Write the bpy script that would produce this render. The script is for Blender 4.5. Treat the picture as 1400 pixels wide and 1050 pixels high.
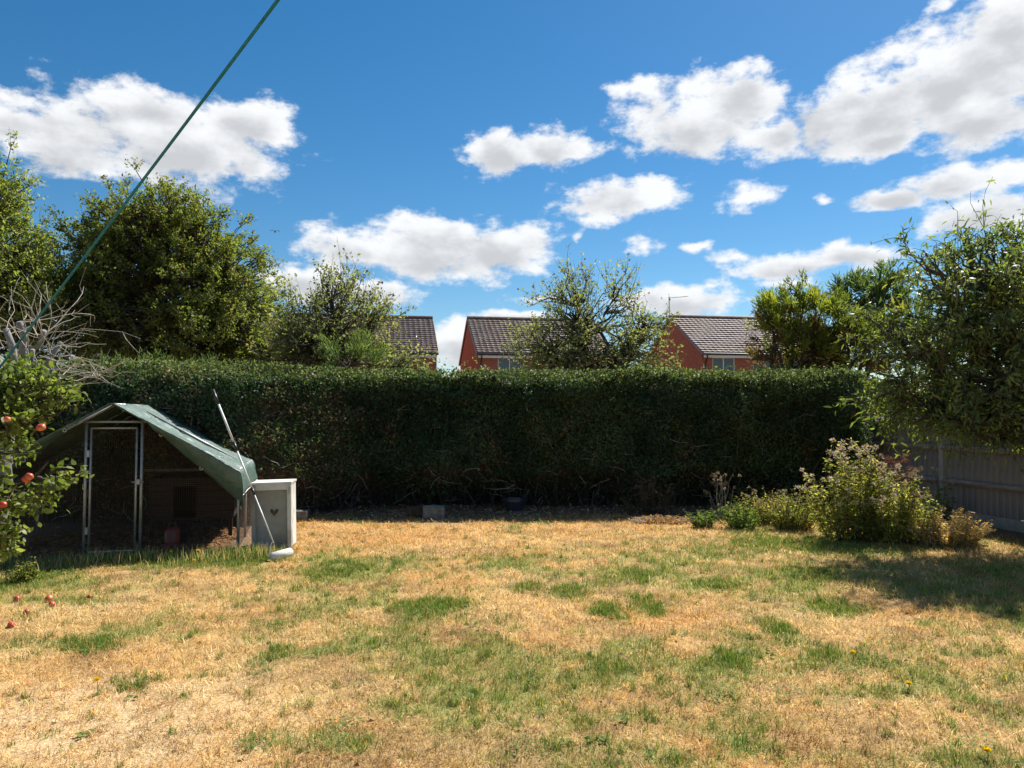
import bpy, math, random
import numpy as np
from mathutils import Vector

# ------------------------------------------------------------------ camera, sky, sun, exposure
scene = bpy.context.scene
for o in list(bpy.data.objects):
    bpy.data.objects.remove(o)
R = math.radians
COL = scene.collection
F = 1018.0                      # focal length in photograph pixels (1400 wide)
EYE = 1.65
PITCH = math.atan(43.0 / F)
SUN_AZ, SUN_EL = R(37), R(49)   # azimuth to the right of the view axis (+Y)
EXPOSURE = 0.95

cam_d = bpy.data.cameras.new('camera')
cam_d.sensor_width = 36.0
cam_d.lens = 36.0 * F / 1400.0
cam_d.clip_start = 0.05
cam_d.clip_end = 5000
cam = bpy.data.objects.new('camera', cam_d)
cam.location = (0, 0, EYE)
cam.rotation_euler = (math.pi / 2 + PITCH, 0, 0)
COL.objects.link(cam)
scene.camera = cam
scene.render.engine = 'CYCLES'
scene.view_settings.view_transform = 'Standard'
scene.view_settings.look = 'None'
scene.view_settings.gamma = 1
scene.view_settings.use_curve_mapping = False
scene.view_settings.exposure = EXPOSURE
scene.cycles.use_denoising = True
scene.cycles.max_bounces = 7
scene.cycles.diffuse_bounces = 4
scene.cycles.glossy_bounces = 2
scene.cycles.transmission_bounces = 5
scene.cycles.transparent_max_bounces = 8

def ray(px, py):
    u = (px - 700) / F; w = (525 - py) / F
    c, s = math.cos(PITCH), math.sin(PITCH)
    return (u, c - w * s, s + w * c)
def P(px, py, D):
    """world point at distance D along +Y that the photograph shows at px, py"""
    d = ray(px, py); k = D / d[1]
    return np.array((d[0] * k, D, EYE + d[2] * k))
def G(px, py):
    d = ray(px, py); k = -EYE / d[2]
    return np.array((d[0] * k, d[1] * k, 0.0))

def build_world():
    w = bpy.data.worlds.new('World'); scene.world = w; w.use_nodes = True
    w.cycles.sampling_method = 'NONE'
    nt = w.node_tree; nt.nodes.clear(); N = nt.nodes.new; L = nt.links.new
    out = N('ShaderNodeOutputWorld'); bg = N('ShaderNodeBackground'); L(bg.outputs[0], out.inputs[0])
    sky = N('ShaderNodeTexSky'); sky.sky_type = 'NISHITA'; sky.sun_disc = False
    sky.sun_elevation = SUN_EL; sky.sun_rotation = SUN_AZ
    sky.air_density = 1.0; sky.dust_density = 0.15; sky.ozone_density = 3.0; sky.altitude = 60
    bg.inputs['Strength'].default_value = 0.056
    tc = N('ShaderNodeTexCoord'); sep = N('ShaderNodeSeparateXYZ'); L(tc.outputs['Generated'], sep.inputs[0])
    def m(op, a, b=None, c=None):
        n = N('ShaderNodeMath'); n.operation = op
        for i, v in enumerate((a, b, c)):
            if v is None: continue
            if isinstance(v, (int, float)): n.inputs[i].default_value = v
            else: L(v, n.inputs[i])
        return n.outputs[0]
    def vm(op, a, b=None, c=None, out=0):
        n = N('ShaderNodeVectorMath'); n.operation = op
        for i, v in enumerate((a, b, c)):
            if v is None: continue
            if isinstance(v, (tuple, list)): n.inputs[i].default_value = v
            else: L(v, n.inputs[i])
        return n.outputs[out]
    az = m('ARCTAN2', sep.outputs[0], sep.outputs[1]); el = m('ARCSINE', sep.outputs[2])
    cmb = N('ShaderNodeCombineXYZ'); L(az, cmb.inputs[0]); L(el, cmb.inputs[1]); p = cmb.outputs[0]
    ps = vm('MULTIPLY', p, (1.0, 1.75, 1.0))
    def noise(vec, scale, detail, rough, col=False):
        n = N('ShaderNodeTexNoise'); n.noise_dimensions = '2D'
        n.inputs['Scale'].default_value = scale; n.inputs['Detail'].default_value = detail
        n.inputs['Roughness'].default_value = rough; L(vec, n.inputs['Vector'])
        return n.outputs['Color' if col else 'Fac']
    warp = vm('MULTIPLY_ADD', vm('SUBTRACT', noise(ps, 11.0, 3, 0.5, True), (0.5, 0.5, 0.5)), (0.05, 0.022, 0.0), p)
    fbm = noise(ps, 17.0, 7, 0.62)
    clouds = [  # where each cloud stands in the sky (photograph px, half width, half height)
        (105, 186, 118, 52), (250, 196, 150, 64), (340, 170, 72, 38), (20, 172, 60, 26), (200, 150, 120, 30),
        (690, 207, 76, 32), (752, 202, 62, 30),
        (585, 345, 150, 46), (480, 340, 75, 30), (680, 338, 90, 38), (600, 318, 90, 26), (420, 388, 75, 28), (510, 402, 70, 22),
        (830, 276, 76, 32), (890, 264, 52, 30), (880, 336, 30, 15), (788, 328, 11, 9),
        (945, 165, 112, 56), (1005, 138, 72, 44), (880, 122, 42, 14), (1065, 186, 62, 26),
        (1130, 165, 60, 38), (1190, 150, 100, 58), (1290, 120, 105, 82), (1375, 55, 90, 95), (1330, 150, 110, 50), (1210, 190, 70, 24),
        (1018, 265, 44, 16), (1215, 270, 68, 16), (1300, 250, 76, 22), (1375, 238, 56, 26), (1350, 290, 90, 26),
        (1090, 362, 104, 21), (1150, 350, 70, 16), (1005, 352, 30, 8), (1072, 388, 44, 10), (975, 392, 32, 9),
        (925, 412, 90, 26), (740, 405, 38, 9), (625, 470, 62, 44), (700, 432, 60, 12), (955, 336, 20, 6), (1290, 4, 24, 9), (1122, 275, 15, 8),
        (1500, 110, 120, 90), (-120, 190, 90, 40)]
    acc = None; core = None
    for (px, py, rx, ry) in clouds:
        d = Vector(ray(px, py)).normalized()
        a, e = math.atan2(d.x, d.y), math.asin(d.z)
        sm = 1.9 if rx < 46 else 1.0
        sx, sy = F / (rx * 1.12 * sm) / math.cos(a), F / (ry * 1.1 * sm)
        t = vm('MULTIPLY_ADD', warp, (sx, sy, 0), (-a * sx, -e * sy, 0))
        ln = vm('LENGTH', t, out=1)
        if sm > 1: ln = m('ADD', ln, .42)
        acc = ln if acc is None else m('SMOOTH_MIN', acc, ln, 0.18)
        if rx >= 60:      # the shaded base of each larger cloud hangs below its middle
            k_, e2 = 1.2, e - .30 * ry / F
            ln2 = vm('LENGTH', vm('MULTIPLY_ADD', warp, (sx * k_, sy * k_, 0), (-a * sx * k_, -e2 * sy * k_, 0)), out=1)
            core = ln2 if core is None else m('SMOOTH_MIN', core, ln2, 0.2)
    f_in = m('SUBTRACT', 1.0, acc)
    # the rest of the sky carries the same fair-weather cumulus
    big = noise(vm('ADD', ps, (3.1, 7.7, 0)), 4.2, 2, 0.5)
    f_out = m('MULTIPLY_ADD', big, 5.0, -2.9)
    wx = N('ShaderNodeMapRange'); wx.interpolation_type = 'SMOOTHSTEP'
    L(m('ABSOLUTE', az), wx.inputs[0]); wx.inputs[1].default_value = 0.66; wx.inputs[2].default_value = 0.85
    wy = N('ShaderNodeMapRange'); wy.interpolation_type = 'SMOOTHSTEP'
    L(el, wy.inputs[0]); wy.inputs[1].default_value = 0.56; wy.inputs[2].default_value = 0.72
    wgt = m('MAXIMUM', wx.outputs[0], wy.outputs[0])
    mixf = N('ShaderNodeMix'); mixf.data_type = 'FLOAT'
    L(wgt, mixf.inputs[0]); L(f_in, mixf.inputs[2]); L(f_out, mixf.inputs[3])
    field = m('MAXIMUM', mixf.outputs[0], -1.0)
    dens = m('MULTIPLY_ADD', m('SUBTRACT', fbm, 0.52), 1.65, field)
    mask = N('ShaderNodeMapRange'); mask.interpolation_type = 'SMOOTHSTEP'
    L(dens, mask.inputs[0]); mask.inputs[1].default_value = 0.0; mask.inputs[2].default_value = 0.5
    mk = m('MULTIPLY', mask.outputs[0], 0.96)
    # thick middles are greyer, thin sunward rims brighter
    billow = noise(vm('ADD', ps, (-0.012, -0.017, 0)), 15.0, 5, 0.55)
    corem = N('ShaderNodeMix'); corem.data_type = 'FLOAT'
    L(wgt, corem.inputs[0]); L(m('SUBTRACT', 1.0, core), corem.inputs[2]); L(m('MULTIPLY', f_out, .8), corem.inputs[3])
    thick = m('MULTIPLY_ADD', m('SUBTRACT', billow, 0.5), 1.7, m('MAXIMUM', corem.outputs[0], -.6))
    tr = N('ShaderNodeMapRange'); tr.interpolation_type = 'SMOOTHSTEP'
    L(thick, tr.inputs[0]); tr.inputs[1].default_value = 0.0; tr.inputs[2].default_value = 1.05
    cc = N('ShaderNodeMix'); cc.data_type = 'RGBA'
    L(tr.outputs[0], cc.inputs[0])
    cc.inputs[6].default_value = (9.4, 9.5, 9.6, 1); cc.inputs[7].default_value = (5.9, 6.0, 6.2, 1)
    # clear-sky blue of the phone picture: a slightly deeper blue than the raw sky model
    hs = N('ShaderNodeHueSaturation'); hs.inputs['Hue'].default_value = 0.495; hs.inputs['Saturation'].default_value = 1.34; hs.inputs['Value'].default_value = 1.0
    L(sky.outputs[0], hs.inputs['Color'])
    mx = N('ShaderNodeMix'); mx.data_type = 'RGBA'
    L(mk, mx.inputs[0]); L(hs.outputs[0], mx.inputs[6]); L(cc.outputs[2], mx.inputs[7])
    L(mx.outputs[2], bg.inputs['Color'])
build_world()

sun_d = bpy.data.lights.new('sun', 'SUN')
sun_d.energy = 5.0; sun_d.angle = R(0.53); sun_d.color = (1.0, 0.945, 0.86)
sun = bpy.data.objects.new('sun', sun_d); COL.objects.link(sun)
SUN_DIR = Vector((math.sin(SUN_AZ) * math.cos(SUN_EL), math.cos(SUN_AZ) * math.cos(SUN_EL), math.sin(SUN_EL)))
sun.rotation_euler = SUN_DIR.to_track_quat('Z', 'Y').to_euler()
sun.location = SUN_DIR * 60

# ------------------------------------------------------------------ helpers
rng = np.random.default_rng(7)
random.seed(7)

def nrm(v):
    return v / np.maximum(np.linalg.norm(v, axis=-1, keepdims=True), 1e-9)

def tag(o, label=None, cat=None, group=None, kind=None):
    if label: o['label'] = label
    if cat: o['category'] = cat
    if group: o['group'] = group
    if kind: o['kind'] = kind
    return o
def empty(name, loc=(0, 0, 0), rz=0.0):
    o = bpy.data.objects.new(name, None); COL.objects.link(o)
    o.location = tuple(loc); o.rotation_euler = (0, 0, rz); o.empty_display_size = 0.1
    return o
def link_mesh(name, me, mat, parent=None):
    if mat is not None and not me.materials: me.materials.append(mat)
    o = bpy.data.objects.new(name, me); COL.objects.link(o)
    if parent is not None: o.parent = parent
    return o
def tri_mesh(name, V, T, mat, parent=None, col=None, smooth=False):
    me = bpy.data.meshes.new(name)
    V = np.ascontiguousarray(V, dtype=np.float32).reshape(-1, 3)
    T = np.ascontiguousarray(T, dtype=np.int32).reshape(-1, 3)
    me.vertices.add(len(V)); me.vertices.foreach_set('co', V.ravel())
    me.loops.add(T.size); me.loops.foreach_set('vertex_index', T.ravel())
    me.polygons.add(len(T))
    me.polygons.foreach_set('loop_start', np.arange(0, T.size, 3, dtype=np.int32))
    if smooth: me.polygons.foreach_set('use_smooth', np.ones(len(T), dtype=bool))
    me.update(calc_edges=True)
    if col is not None:
        a = me.attributes.new('Col', 'FLOAT_COLOR', 'POINT')
        c = np.ones((len(V), 4), dtype=np.float32); c[:, :3] = col
        a.data.foreach_set('color', c.ravel())
    o = link_mesh(name, me, mat, parent)
    if name in ('crown', 'branches', 'foliage', 'dead_twigs', 'stems', 'leaves', 'seed_heads', 'flower_head', 'floor_litter'): o['kind'] = 'stuff'
    return o

class MB:
    """collects simple shapes into one mesh"""
    def __init__(s): s.v = []; s.f = []
    def add(s, verts, faces):
        n = len(s.v); s.v += [tuple(map(float, q)) for q in verts]; s.f += [tuple(n + i for i in f) for f in faces]; return s
    def box(s, c, h, rot=None, jit=0.0):
        x, y, z = h; q = [(-x, -y, -z), (x, -y, -z), (x, y, -z), (-x, y, -z), (-x, -y, z), (x, -y, z), (x, y, z), (-x, y, z)]
        out = []
        for p in q:
            v = Vector(p)
            if jit: v += Vector([random.uniform(-jit, jit) for _ in range(3)])
            if rot is not None: v = rot @ v
            out.append(v + Vector(c))
        return s.add(out, [(0, 3, 2, 1), (4, 5, 6, 7), (0, 1, 5, 4), (1, 2, 6, 5), (2, 3, 7, 6), (3, 0, 4, 7)])
    def tube(s, pts, rad, n=8, cap=True):
        pts = [Vector(p) for p in pts]
        if not hasattr(rad, '__len__'): rad = [rad] * len(pts)
        base = len(s.v); up = Vector((0, 0, 1))
        for i, p in enumerate(pts):
            d = (pts[min(i + 1, len(pts) - 1)] - pts[max(i - 1, 0)]).normalized()
            a = d.cross(up if abs(d.z) < .95 else Vector((1, 0, 0))).normalized(); b = d.cross(a)
            for k in range(n):
                t = 2 * math.pi * k / n; s.v.append(tuple(p + (a * math.cos(t) + b * math.sin(t)) * rad[i]))
        for i in range(len(pts) - 1):
            for k in range(n):
                q = base + i * n; s.f.append((q + k, q + (k + 1) % n, q + n + (k + 1) % n, q + n + k))
        if cap:
            s.f.append(tuple(base + k for k in range(n))[::-1]); q = base + (len(pts) - 1) * n
            s.f.append(tuple(q + k for k in range(n)))
        return s
    def lathe(s, prof, n=20, c=(0, 0, 0)):
        base = len(s.v)
        for r, z in prof:
            for k in range(n):
                t = 2 * math.pi * k / n; s.v.append((c[0] + r * math.cos(t), c[1] + r * math.sin(t), c[2] + z))
        for i in range(len(prof) - 1):
            for k in range(n):
                q = base + i * n; s.f.append((q + k, q + (k + 1) % n, q + n + (k + 1) % n, q + n + k))
        return s
    def build(s, name, mat, parent=None, smooth=False, bevel=0.0):
        me = bpy.data.meshes.new(name); me.from_pydata(s.v, [], s.f); me.update()
        if smooth:
            me.polygons.foreach_set('use_smooth', np.ones(len(me.polygons), dtype=bool))
        o = link_mesh(name, me, mat, parent)
        if bevel:
            b = o.modifiers.new('bevel', 'BEVEL'); b.width = bevel; b.segments = 2; b.limit_method = 'ANGLE'
        return o

def np_noise(x, y, seed=0):
    """smooth value noise in [0,1]"""
    r = np.random.default_rng(seed); T = r.random((256, 256))
    xi = np.floor(x).astype(int); yi = np.floor(y).astype(int); fx = x - xi; fy = y - yi
    fx = fx * fx * (3 - 2 * fx); fy = fy * fy * (3 - 2 * fy)
    a = T[xi % 256, yi % 256]; b = T[(xi + 1) % 256, yi % 256]; c = T[xi % 256, (yi + 1) % 256]; d = T[(xi + 1) % 256, (yi + 1) % 256]
    return (a * (1 - fx) + b * fx) * (1 - fy) + (c * (1 - fx) + d * fx) * fy
def np_fbm(x, y, seed=0, oct=4, gain=.5):
    s = 0; a = 1; t = 0
    for i in range(oct):
        s = s + a * np_noise(x * 2 ** i, y * 2 ** i, seed + i); t += a; a *= gain
    return s / t

# ------------------------------------------------------------------ materials
def mat_new(name):
    m = bpy.data.materials.new(name); m.use_nodes = True
    nt = m.node_tree; return m, nt, nt.nodes['Principled BSDF'], nt.nodes.new, nt.links.new
def mat_noise(name, c1, c2, scale=8, rough=.8, bump=.0, bscale=None, spec=.3, metal=0, detail=6, stretch=(1, 1, 1), c3=None, s3=1.2):
    m, nt, p, N, L = mat_new(name)
    tc = N('ShaderNodeTexCoord'); mp = N('ShaderNodeMapping'); mp.inputs['Scale'].default_value = stretch
    L(tc.outputs['Object'], mp.inputs[0])
    n = N('ShaderNodeTexNoise'); n.inputs['Scale'].default_value = scale; n.inputs['Detail'].default_value = detail; n.inputs['Roughness'].default_value = .62
    L(mp.outputs[0], n.inputs[0])
    r = N('ShaderNodeValToRGB'); r.color_ramp.elements[0].position = .32; r.color_ramp.elements[1].position = .7
    r.color_ramp.elements[0].color = (*c1, 1); r.color_ramp.elements[1].color = (*c2, 1); L(n.outputs[0], r.inputs[0])
    last = r.outputs[0]
    if c3:
        n3 = N('ShaderNodeTexNoise'); n3.inputs['Scale'].default_value = s3; n3.inputs['Detail'].default_value = 4; L(tc.outputs['Object'], n3.inputs[0])
        mr = N('ShaderNodeMapRange'); mr.inputs[1].default_value = .5; mr.inputs[2].default_value = .68; L(n3.outputs[0], mr.inputs[0])
        mx = N('ShaderNodeMix'); mx.data_type = 'RGBA'; L(mr.outputs[0], mx.inputs[0]); L(last, mx.inputs[6]); mx.inputs[7].default_value = (*c3, 1)
        last = mx.outputs[2]
    L(last, p.inputs['Base Color'])
    p.inputs['Roughness'].default_value = rough; p.inputs['Specular IOR Level'].default_value = spec; p.inputs['Metallic'].default_value = metal
    if bump:
        b = N('ShaderNodeBump'); b.inputs['Strength'].default_value = bump; b.inputs['Distance'].default_value = .02
        n2 = N('ShaderNodeTexNoise'); n2.inputs['Scale'].default_value = bscale or scale * 3; n2.inputs['Detail'].default_value = 5; L(mp.outputs[0], n2.inputs[0])
        L(n2.outputs[0], b.inputs['Height']); L(b.outputs[0], p.inputs['Normal'])
    return m
def mat_leaf(name, trans=.35, rough=.5, spec=.35, tint=(1.1, 1.18, .5)):
    """leaf colour from the 'Col' attribute, light coming through the blade"""
    m, nt, p, N, L = mat_new(name)
    a = N('ShaderNodeAttribute'); a.attribute_name = 'Col'
    L(a.outputs['Color'], p.inputs['Base Color']); p.inputs['Roughness'].default_value = rough; p.inputs['Specular IOR Level'].default_value = spec
    t = N('ShaderNodeBsdfTranslucent'); mu = N('ShaderNodeMix'); mu.data_type = 'RGBA'; mu.blend_type = 'MULTIPLY'; mu.inputs[0].default_value = 1
    L(a.outputs['Color'], mu.inputs[6]); mu.inputs[7].default_value = (*tint, 1); L(mu.outputs[2], t.inputs['Color'])
    ms = N('ShaderNodeMixShader'); ms.inputs[0].default_value = trans
    out = nt.nodes['Material Output']; L(p.outputs[0], ms.inputs[1]); L(t.outputs[0], ms.inputs[2]); L(ms.outputs[0], out.inputs[0])
    return m
M = {}
M['leaf'] = mat_leaf('leaf_mat', .56, .5, .25)
M['gloss_leaf'] = mat_leaf('glossy_leaf_mat', .52, .48, .28)
M['hedge_leaf'] = mat_leaf('hedge_leaf_mat', .32, .55, .2, (1.1, 1.2, .6))
M['grass'] = mat_leaf('grass_blade_mat', .42, .65, .2, (1.15, 1.1, .75))
M['weed_leaf'] = mat_leaf('weed_leaf_mat', .62, .75, .08, (1.15, 1.15, .6))
M['petal'] = mat_leaf('petal_mat', .3, .7, .1, (1.1, 1.1, 1.0))
M['bark'] = mat_noise('bark', (.035, .027, .02), (.12, .1, .08), 14, .9, .6, 30, stretch=(1, 1, .35))
M['pale_bark'] = mat_noise('pale_weathered_wood', (.10, .10, .10), (.25, .245, .24), 9, .85, .5, 26, stretch=(1, 1, .3))
M['twig'] = mat_noise('dead_twig', (.3, .27, .23), (.52, .48, .42), 6, .85)
M['dark_twig'] = mat_noise('brown_twig', (.05, .035, .025), (.14, .1, .07), 6, .9)
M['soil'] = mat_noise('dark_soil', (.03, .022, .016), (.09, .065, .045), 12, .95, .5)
M['board'] = mat_noise('weathered_fence_board', (.15, .132, .122), (.29, .26, .24), 5, .9, .35, 22, stretch=(4, 4, .35))
M['rail'] = mat_noise('fence_rail_wood', (.2, .17, .145), (.34, .29, .25), 5, .88, .3, stretch=(1, 1, 3))
M['concrete'] = mat_noise('concrete', (.24, .24, .225), (.38, .375, .35), 9, .9, .35, 40, c3=(.17, .18, .14))
M['galv'] = mat_noise('galvanised_tube', (.25, .26, .26), (.42, .43, .43), 12, .5, metal=.6, spec=.4)
M['white_paint'] = mat_noise('worn_white_paint', (.52, .51, .47), (.68, .67, .63), 7, .65, c3=(.34, .31, .26), s3=3.0)
M['grey_panel'] = mat_noise('grey_weathered_panel', (.25, .24, .215), (.33, .32, .285), 6, .85, .3, c3=(.19, .18, .155), s3=3)
M['black'] = mat_noise('black_plastic', (.012, .012, .012), (.03, .03, .03), 10, .4, spec=.5)
M['alu'] = mat_noise('white_pole', (.62, .62, .62), (.75, .75, .74), 12, .38, spec=.5)
M['fleece'] = mat_noise('roller_fleece', (.6, .59, .54), (.78, .77, .72), 40, .95, .6, 90)
M['rope'] = mat_noise('teal_rope', (.005, .10, .15), (.015, .2, .27), 60, .6, .3, 120)
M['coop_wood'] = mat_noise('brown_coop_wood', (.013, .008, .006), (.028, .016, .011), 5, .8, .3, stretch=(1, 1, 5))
M['felt'] = mat_noise('roof_felt', (.05, .05, .05), (.09, .09, .085), 30, .95, .4)
M['red_plastic'] = mat_noise('red_plastic', (.11, .013, .01), (.17, .022, .015), 5, .4, spec=.5)
M['stone'] = mat_noise('grey_stone', (.10, .098, .09), (.24, .23, .21), 12, .92, .6, 30)
M['pot'] = mat_noise('navy_glazed_pot', (.018, .022, .035), (.04, .045, .062), 9, .35, spec=.5)
M['terracotta'] = mat_noise('terracotta', (.3, .12, .06), (.45, .2, .11), 9, .85, .3)
M['litter'] = mat_noise('straw_litter', (.2, .1, .05), (.45, .28, .15), 25, .95, .8, 40)
M['wire'] = mat_noise('galvanised_wire', (.10, .075, .055), (.2, .15, .11), 20, .8)
M['upvc'] = mat_noise('white_window_frame', (.72, .72, .7), (.82, .82, .8), 5, .4, spec=.5)
M['gutter'] = mat_noise('black_gutter', (.012, .012, .013), (.03, .03, .03), 5, .35, spec=.5)
M['mortar'] = mat_noise('verge_mortar', (.3, .26, .22), (.42, .38, .33), 8, .9)
M['roof_under'] = mat_noise('roof_underside', (.04, .03, .028), (.07, .05, .045), 6, .9)
M['metal_aerial'] = mat_noise('aerial_metal', (.3, .3, .31), (.45, .45, .46), 8, .4, metal=.8)

def mat_roof(name, c1, c2, c3):
    m, nt, p, N, L = mat_new(name)
    tc = N('ShaderNodeTexCoord')
    mp = N('ShaderNodeMapping'); mp.inputs['Scale'].default_value = (1 / .3, 1 / .31, 1); L(tc.outputs['Object'], mp.inputs[0])
    vor = N('ShaderNodeTexWhiteNoise'); vor.noise_dimensions = '2D'
    fl = N('ShaderNodeVectorMath'); fl.operation = 'FLOOR'; L(mp.outputs[0], fl.inputs[0]); L(fl.outputs[0], vor.inputs['Vector'])
    r = N('ShaderNodeValToRGB'); r.color_ramp.elements[0].color = (*c1, 1); r.color_ramp.elements[1].color = (*c2, 1); L(vor.outputs['Value'], r.inputs[0])
    n3 = N('ShaderNodeTexNoise'); n3.inputs['Scale'].default_value = 2.2; n3.inputs['Detail'].default_value = 8; L(tc.outputs['Object'], n3.inputs[0])
    mr = N('ShaderNodeMapRange'); mr.inputs[1].default_value = .45; mr.inputs[2].default_value = .75; L(n3.outputs[0], mr.inputs[0])
    mx = N('ShaderNodeMix'); mx.data_type = 'RGBA'; L(mr.outputs[0], mx.inputs[0]); L(r.outputs[0], mx.inputs[6]); mx.inputs[7].default_value = (*c3, 1)
    L(mx.outputs[2], p.inputs['Base Color']); p.inputs['Roughness'].default_value = .62; p.inputs['Specular IOR Level'].default_value = .35
    return m
M['roof_brown'] = mat_roof('brown_roof_tiles', (.10, .06, .048), (.165, .10, .08), (.21, .155, .13))
M['roof_red'] = mat_roof('reddish_roof_tiles', (.135, .072, .058), (.21, .118, .095), (.26, .19, .16))

def mat_brick(name):
    m, nt, p, N, L = mat_new(name)
    tc = N('ShaderNodeTexCoord'); sp = N('ShaderNodeSeparateXYZ'); L(tc.outputs['Object'], sp.inputs[0])
    ad = N('ShaderNodeMath'); L(sp.outputs[0], ad.inputs[0]); L(sp.outputs[1], ad.inputs[1])
    cb = N('ShaderNodeCombineXYZ'); L(ad.outputs[0], cb.inputs[0]); L(sp.outputs[2], cb.inputs[1])
    b = N('ShaderNodeTexBrick'); L(cb.outputs[0], b.inputs[0]); b.inputs['Scale'].default_value = 1
    b.inputs['Brick Width'].default_value = .225; b.inputs['Row Height'].default_value = .075; b.inputs['Mortar Size'].default_value = .006
    b.inputs['Color1'].default_value = (.42, .135, .07, 1); b.inputs['Color2'].default_value = (.3, .095, .052, 1); b.inputs['Mortar'].default_value = (.33, .2, .15, 1)
    L(b.outputs[0], p.inputs['Base Color']); p.inputs['Roughness'].default_value = .9; p.inputs['Specular IOR Level'].default_value = .15
    return m
M['brick'] = mat_brick('red_brickwork')
def mat_glass(name):
    m, nt, p, N, L = mat_new(name)
    p.inputs['Base Color'].default_value = (.05, .06, .065, 1); p.inputs['Roughness'].default_value = .05; p.inputs['Specular IOR Level'].default_value = .8
    return m
M['glass'] = mat_glass('window_glass')

def mat_tarp(name):
    m, nt, p, N, L = mat_new(name)
    tc = N('ShaderNodeTexCoord')
    n = N('ShaderNodeTexNoise'); n.inputs['Scale'].default_value = 5; n.inputs['Detail'].default_value = 8; n.inputs['Roughness'].default_value = .7; L(tc.outputs['Object'], n.inputs[0])
    r = N('ShaderNodeValToRGB'); r.color_ramp.elements[0].position = .35; r.color_ramp.elements[1].position = .75
    r.color_ramp.elements[0].color = (.05, .098, .082, 1); r.color_ramp.elements[1].color = (.12, .175, .152, 1); L(n.outputs[0], r.inputs[0])
    L(r.outputs[0], p.inputs['Base Color']); p.inputs['Roughness'].default_value = .46; p.inputs['Specular IOR Level'].default_value = .5
    b = N('ShaderNodeBump'); b.inputs['Strength'].default_value = .8; b.inputs['Distance'].default_value = .02
    n2 = N('ShaderNodeTexNoise'); n2.inputs['Scale'].default_value = 14; n2.inputs['Detail'].default_value = 6; n2.inputs['Distortion'].default_value = 1.0; L(tc.outputs['Object'], n2.inputs[0])
    L(n2.outputs[0], b.inputs['Height']); L(b.outputs[0], p.inputs['Normal'])
    return m
M['tarp'] = mat_tarp('green_tarpaulin')

def mat_apple(name):
    m, nt, p, N, L = mat_new(name)
    tc = N('ShaderNodeTexCoord'); n = N('ShaderNodeTexNoise'); n.inputs['Scale'].default_value = 9; n.inputs['Detail'].default_value = 5; L(tc.outputs['Object'], n.inputs[0])
    oi = N('ShaderNodeObjectInfo'); ad = N('ShaderNodeMath'); ad.operation = 'MULTIPLY_ADD'; L(oi.outputs['Random'], ad.inputs[0]); ad.inputs[1].default_value = .3; L(n.outputs[0], ad.inputs[2])
    r = N('ShaderNodeValToRGB'); e = r.color_ramp.elements
    e[0].position = .4; e[0].color = (.40, .03, .02, 1); e[1].position = 1.0; e[1].color = (.6, .33, .1, 1)
    e.new(.78).color = (.46, .07, .035, 1); L(ad.outputs[0], r.inputs[0])
    L(r.outputs[0], p.inputs['Base Color']); p.inputs['Roughness'].default_value = .38
    return m
M['apple'] = mat_apple('red_apple_skin')

# ------------------------------------------------------------------ lawn colour map (true colour of the turf, dry and green patches)
PATCH = []   # x, y, rx, ry, strength
def patch(px, py, wx, hy, s=1.0):
    c = G(px, py); a = G(px + wx, py)[0] - c[0]; b = (G(px, py - hy)[1] - G(px, py + hy)[1]) / 2
    PATCH.append((c[0], c[1], abs(a), max(abs(b), .07), s))
for q in [(582, 832, 58, 12, 1.5), (832, 836, 26, 13, 1.6), (886, 832, 20, 14, 1.5), (874, 788, 24, 9, 1.5), (980, 800, 34, 7, 1.4), (1062, 860, 20, 12, 1.4),
          (990, 905, 34, 15, 1.2), (190, 932, 26, 12, 1.3), (372, 898, 16, 10, 1.2), (835, 914, 26, 9, 1.3), (722, 806, 22, 7, 1), (775, 812, 22, 9, 1.1),
          (465, 778, 45, 11, 1.0), (410, 842, 48, 22, .75), (130, 882, 40, 11, 1.2), (60, 885, 60, 9, .7), (270, 765, 100, 9, 1.3), (355, 757, 22, 16, 1.6),
          (90, 800, 60, 10, .9), (30, 795, 30, 16, 1.2), (480, 790, 60, 12, .6), (690, 770, 130, 12, .55), (900, 760, 120, 18, .7), (1090, 745, 90, 12, 1.0),
          (1110, 785, 36, 10, 1.2), (1140, 832, 36, 12, 1.1), (1130, 898, 28, 8, 1.2), (1300, 925, 60, 20, .8), (1240, 915, 60, 26, .6), (1250, 855, 40, 10, .7),
          (980, 890, 90, 30, .22), (790, 890, 100, 30, .22), (620, 940, 70, 40, .22), (680, 960, 50, 20, .55), (730, 970, 40, 14, .7), (320, 960, 120, 30, .22),
          (450, 1000, 90, 35, .22), (360, 1020, 40, 15, .8), (490, 1020, 40, 16, .8), (1030, 1020, 40, 20, .8), (1000, 1000, 60, 30, .5), (580, 890, 60, 20, .5),
          (880, 880, 40, 12, .6), (500, 885, 40, 16, .5), (250, 935, 30, 18, .5), (900, 1035, 60, 18, .5), (700, 1030, 60, 20, .5), (1340, 1040, 40, 10, .9),
          (1200, 960, 80, 25, .22), (1370, 985, 20, 12, .8), (180, 855, 60, 8, .5), (540, 920, 30, 12, .6), (800, 985, 24, 10, .8), (870, 975, 30, 10, .6),
          (240, 1020, 30, 8, .4), (930, 825, 40, 8, .5), (1200, 800, 200, 25, .2), (1380, 840, 60, 40, .4)]:
    patch(*q)
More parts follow.
